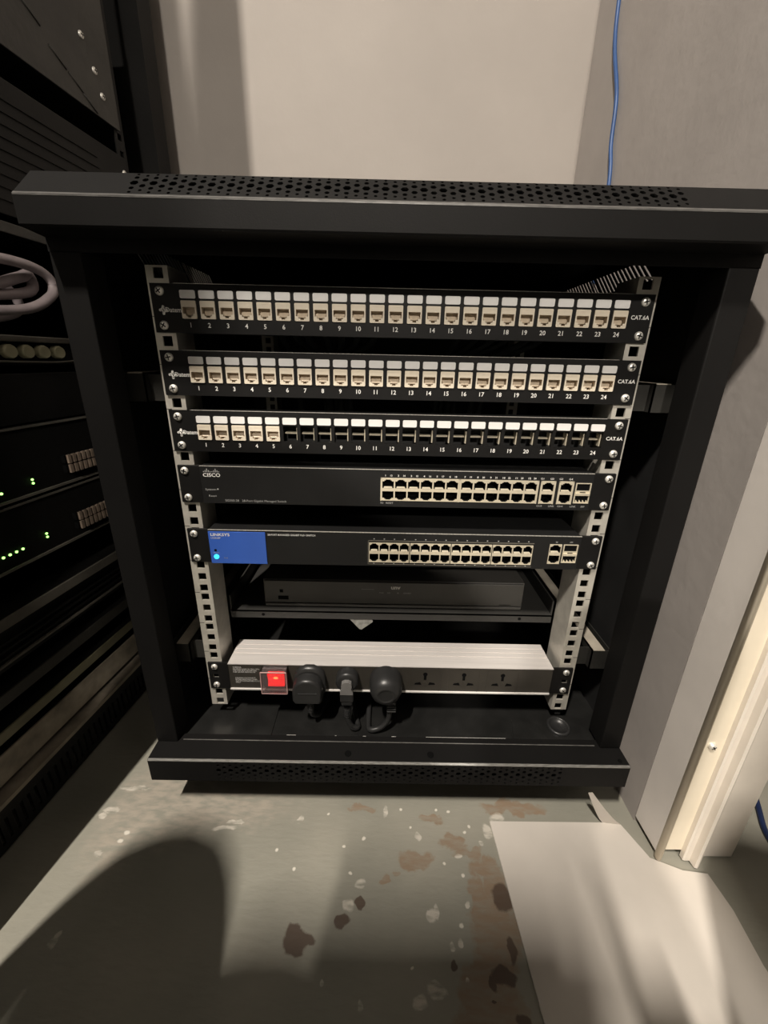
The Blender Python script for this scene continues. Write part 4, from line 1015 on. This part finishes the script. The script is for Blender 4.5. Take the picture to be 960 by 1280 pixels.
# ------------------------------------------------------------------ the photographer, squatting behind the camera (casts the shadows on the floor)
def skin_body(name, verts, edges, radii, root, mats, parent=None, sub=1, loc=(0, 0, 0)):
    me = bpy.data.meshes.new(name); me.from_pydata(verts, edges, []); me.update()
    o = bpy.data.objects.new(name, me); COL.objects.link(o)
    sk = o.modifiers.new('skin', 'SKIN')
    lay = me.skin_vertices[0] if me.skin_vertices else None
    if lay is None:
        bm = bmesh.new(); bm.from_mesh(me); bm.verts.layers.skin.verify(); bm.to_mesh(me); bm.free(); lay = me.skin_vertices[0]
    for i, r in enumerate(radii):
        lay.data[i].radius = r if isinstance(r, tuple) else (r, r)
        lay.data[i].use_root = (i == root)
    sb = o.modifiers.new('sub', 'SUBSURF'); sb.levels = sub; sb.render_levels = sub
    bpy.context.view_layer.update()
    dg = bpy.context.evaluated_depsgraph_get()
    nm = bpy.data.meshes.new_from_object(o.evaluated_get(dg)); nm.name = name
    bpy.data.objects.remove(o)
    for mm in mats: nm.materials.append(M[mm])
    for pz in nm.polygons: pz.use_smooth = True
    o = bpy.data.objects.new(name, nm); COL.objects.link(o)
    if parent:
        o.parent = parent; o.location = -Vector(OFF[parent.name])
    return o
pr = thing('person', 'crouching photographer in dark clothes behind the camera, holding up a phone', 'person', (-0.06, -0.78, FLOOR))
F = FLOOR
V = [(-0.04, -0.86, F + 0.30), (-0.05, -0.85, F + 0.48), (-0.08, -0.80, F + 0.66), (-0.18, -0.72, F + 0.78), (-0.20, -0.67, F + 0.85),
     (-0.19, -0.84, F + 0.29), (-0.320, -0.278, F + 0.450), (-0.390, -0.335, F + 0.095), (-0.405, -0.275, F + 0.045),
     (0.04, -0.84, F + 0.29), (0.285, -0.275, F + 0.465), (0.27, -0.46, F + 0.09), (0.28, -0.36, F + 0.045),
     (-0.265, -0.505, F + 0.765), (-0.34, -0.510, F + 0.48), (-0.13, -0.440, F + 0.58),
     (-0.03, -0.70, F + 0.76), (0.10, -0.58, F + 0.62), (0.08, -0.465, F + 0.60)]
Ed = [(0, 1), (1, 2), (2, 3), (3, 4), (0, 5), (5, 6), (6, 7), (7, 8), (0, 9), (9, 10), (10, 11), (11, 12), (3, 13), (13, 14), (14, 15), (3, 16), (16, 17), (17, 18)]
Rd = [0.17, (0.19, 0.12), (0.20, 0.12), (0.12, 0.09), 0.055, 0.095, 0.066, 0.058, 0.042, 0.095, 0.062, 0.045, 0.038, 0.085, 0.056, 0.042, 0.062, 0.048, 0.032]
body = skin_body('body', V, Ed, Rd, 0, ['jacket', 'jeans', 'shoe'], pr, 2)
def seg_dist(p, a, b_):
    a, b_ = Vector(a), Vector(b_); t_ = max(0, min(1, (p - a).dot(b_ - a) / (b_ - a).length_squared)); return (p - a - (b_ - a) * t_).length
for f in body.data.polygons:        # trousers and shoes by the nearest limb
    e = min(range(len(Ed)), key=lambda q: seg_dist(f.center, V[Ed[q][0]], V[Ed[q][1]]))
    f.material_index = 2 if e in (7, 11) else 1 if 4 <= e <= 11 else 0
hv = [(-0.20, -0.655, F + 0.85), (-0.20, -0.635, F + 0.94), (-0.20, -0.625, F + 1.01), (-0.20, -0.635, F + 1.055)]
hd = skin_body('head', hv, [(0, 1), (1, 2), (2, 3)], [0.055, (0.075, 0.088), (0.078, 0.095), (0.055, 0.07)], 1, ['skin'], pr, 2)
b = MB()
for sx in (-1, 1):
    b.lathe([(0.010, 0), (0.008, 0.004), (0.003, 0.006)], (-0.20 + sx * 0.032, -0.548, F + 0.975), (0, 1, 0), 10)
build(b, 'eyes', 'print_white', pr)
b = MB().prism([(-0.545, F + 0.97), (-0.522, F + 0.935), (-0.550, F + 0.925)], 'yz', -0.212, -0.188); build(b, 'nose', 'skin', pr)
b = MB().box(-0.225, -0.175, -0.556, -0.546, F + 0.898, F + 0.906, 0, 0.002); build(b, 'mouth', 'red_switch' if False else 'skin', pr)
skin_body('hair', [(-0.20, -0.65, F + 1.01), (-0.20, -0.665, F + 1.07), (-0.20, -0.71, F + 1.00)], [(0, 1), (0, 2)], [(0.085, 0.10), (0.06, 0.075), (0.06, 0.05)], 0, ['hair'], pr, 2)
for s_, hx in ((-1, -0.078), (1, 0.050)):
    hvv = [(hx - 0.0, -0.455, F + 0.588), (hx - s_ * 0.010, -0.440, F + 0.592)]
    ee = [(0, 1)]; rr = [0.026, 0.022]
    for k in range(4):
        z = F + 0.612 - k * 0.017
        i0 = len(hvv)
        hvv += [(hx - s_ * 0.004, -0.434, z), (hx - s_ * 0.016 * 1.0, -0.4305, z + 0.002)]
        ee += [(1, i0), (i0, i0 + 1)]; rr += [0.009, 0.0075]
    i0 = len(hvv); hvv += [(hx, -0.452, F + 0.625), (hx - s_ * 0.018, -0.449, F + 0.640)]; ee += [(0, i0), (i0, i0 + 1)]; rr += [0.010, 0.008]
    skin_body('hand', hvv, ee, rr, 0, ['skin'], pr, 1)
ph = thing('phone', 'dark phone held upright behind the camera position', 'phone', (-0.013, -0.436, -0.19))
b = MB().box(-0.052, 0.024, -0.4405, -0.4325, -0.205, -0.058, 0, 0.003); build(b, 'phone_body', 'plastic_black', ph)
b = MB().box(-0.048, 0.020, -0.4412, -0.4404, -0.200, -0.063); build(b, 'screen', 'hole_black', ph)
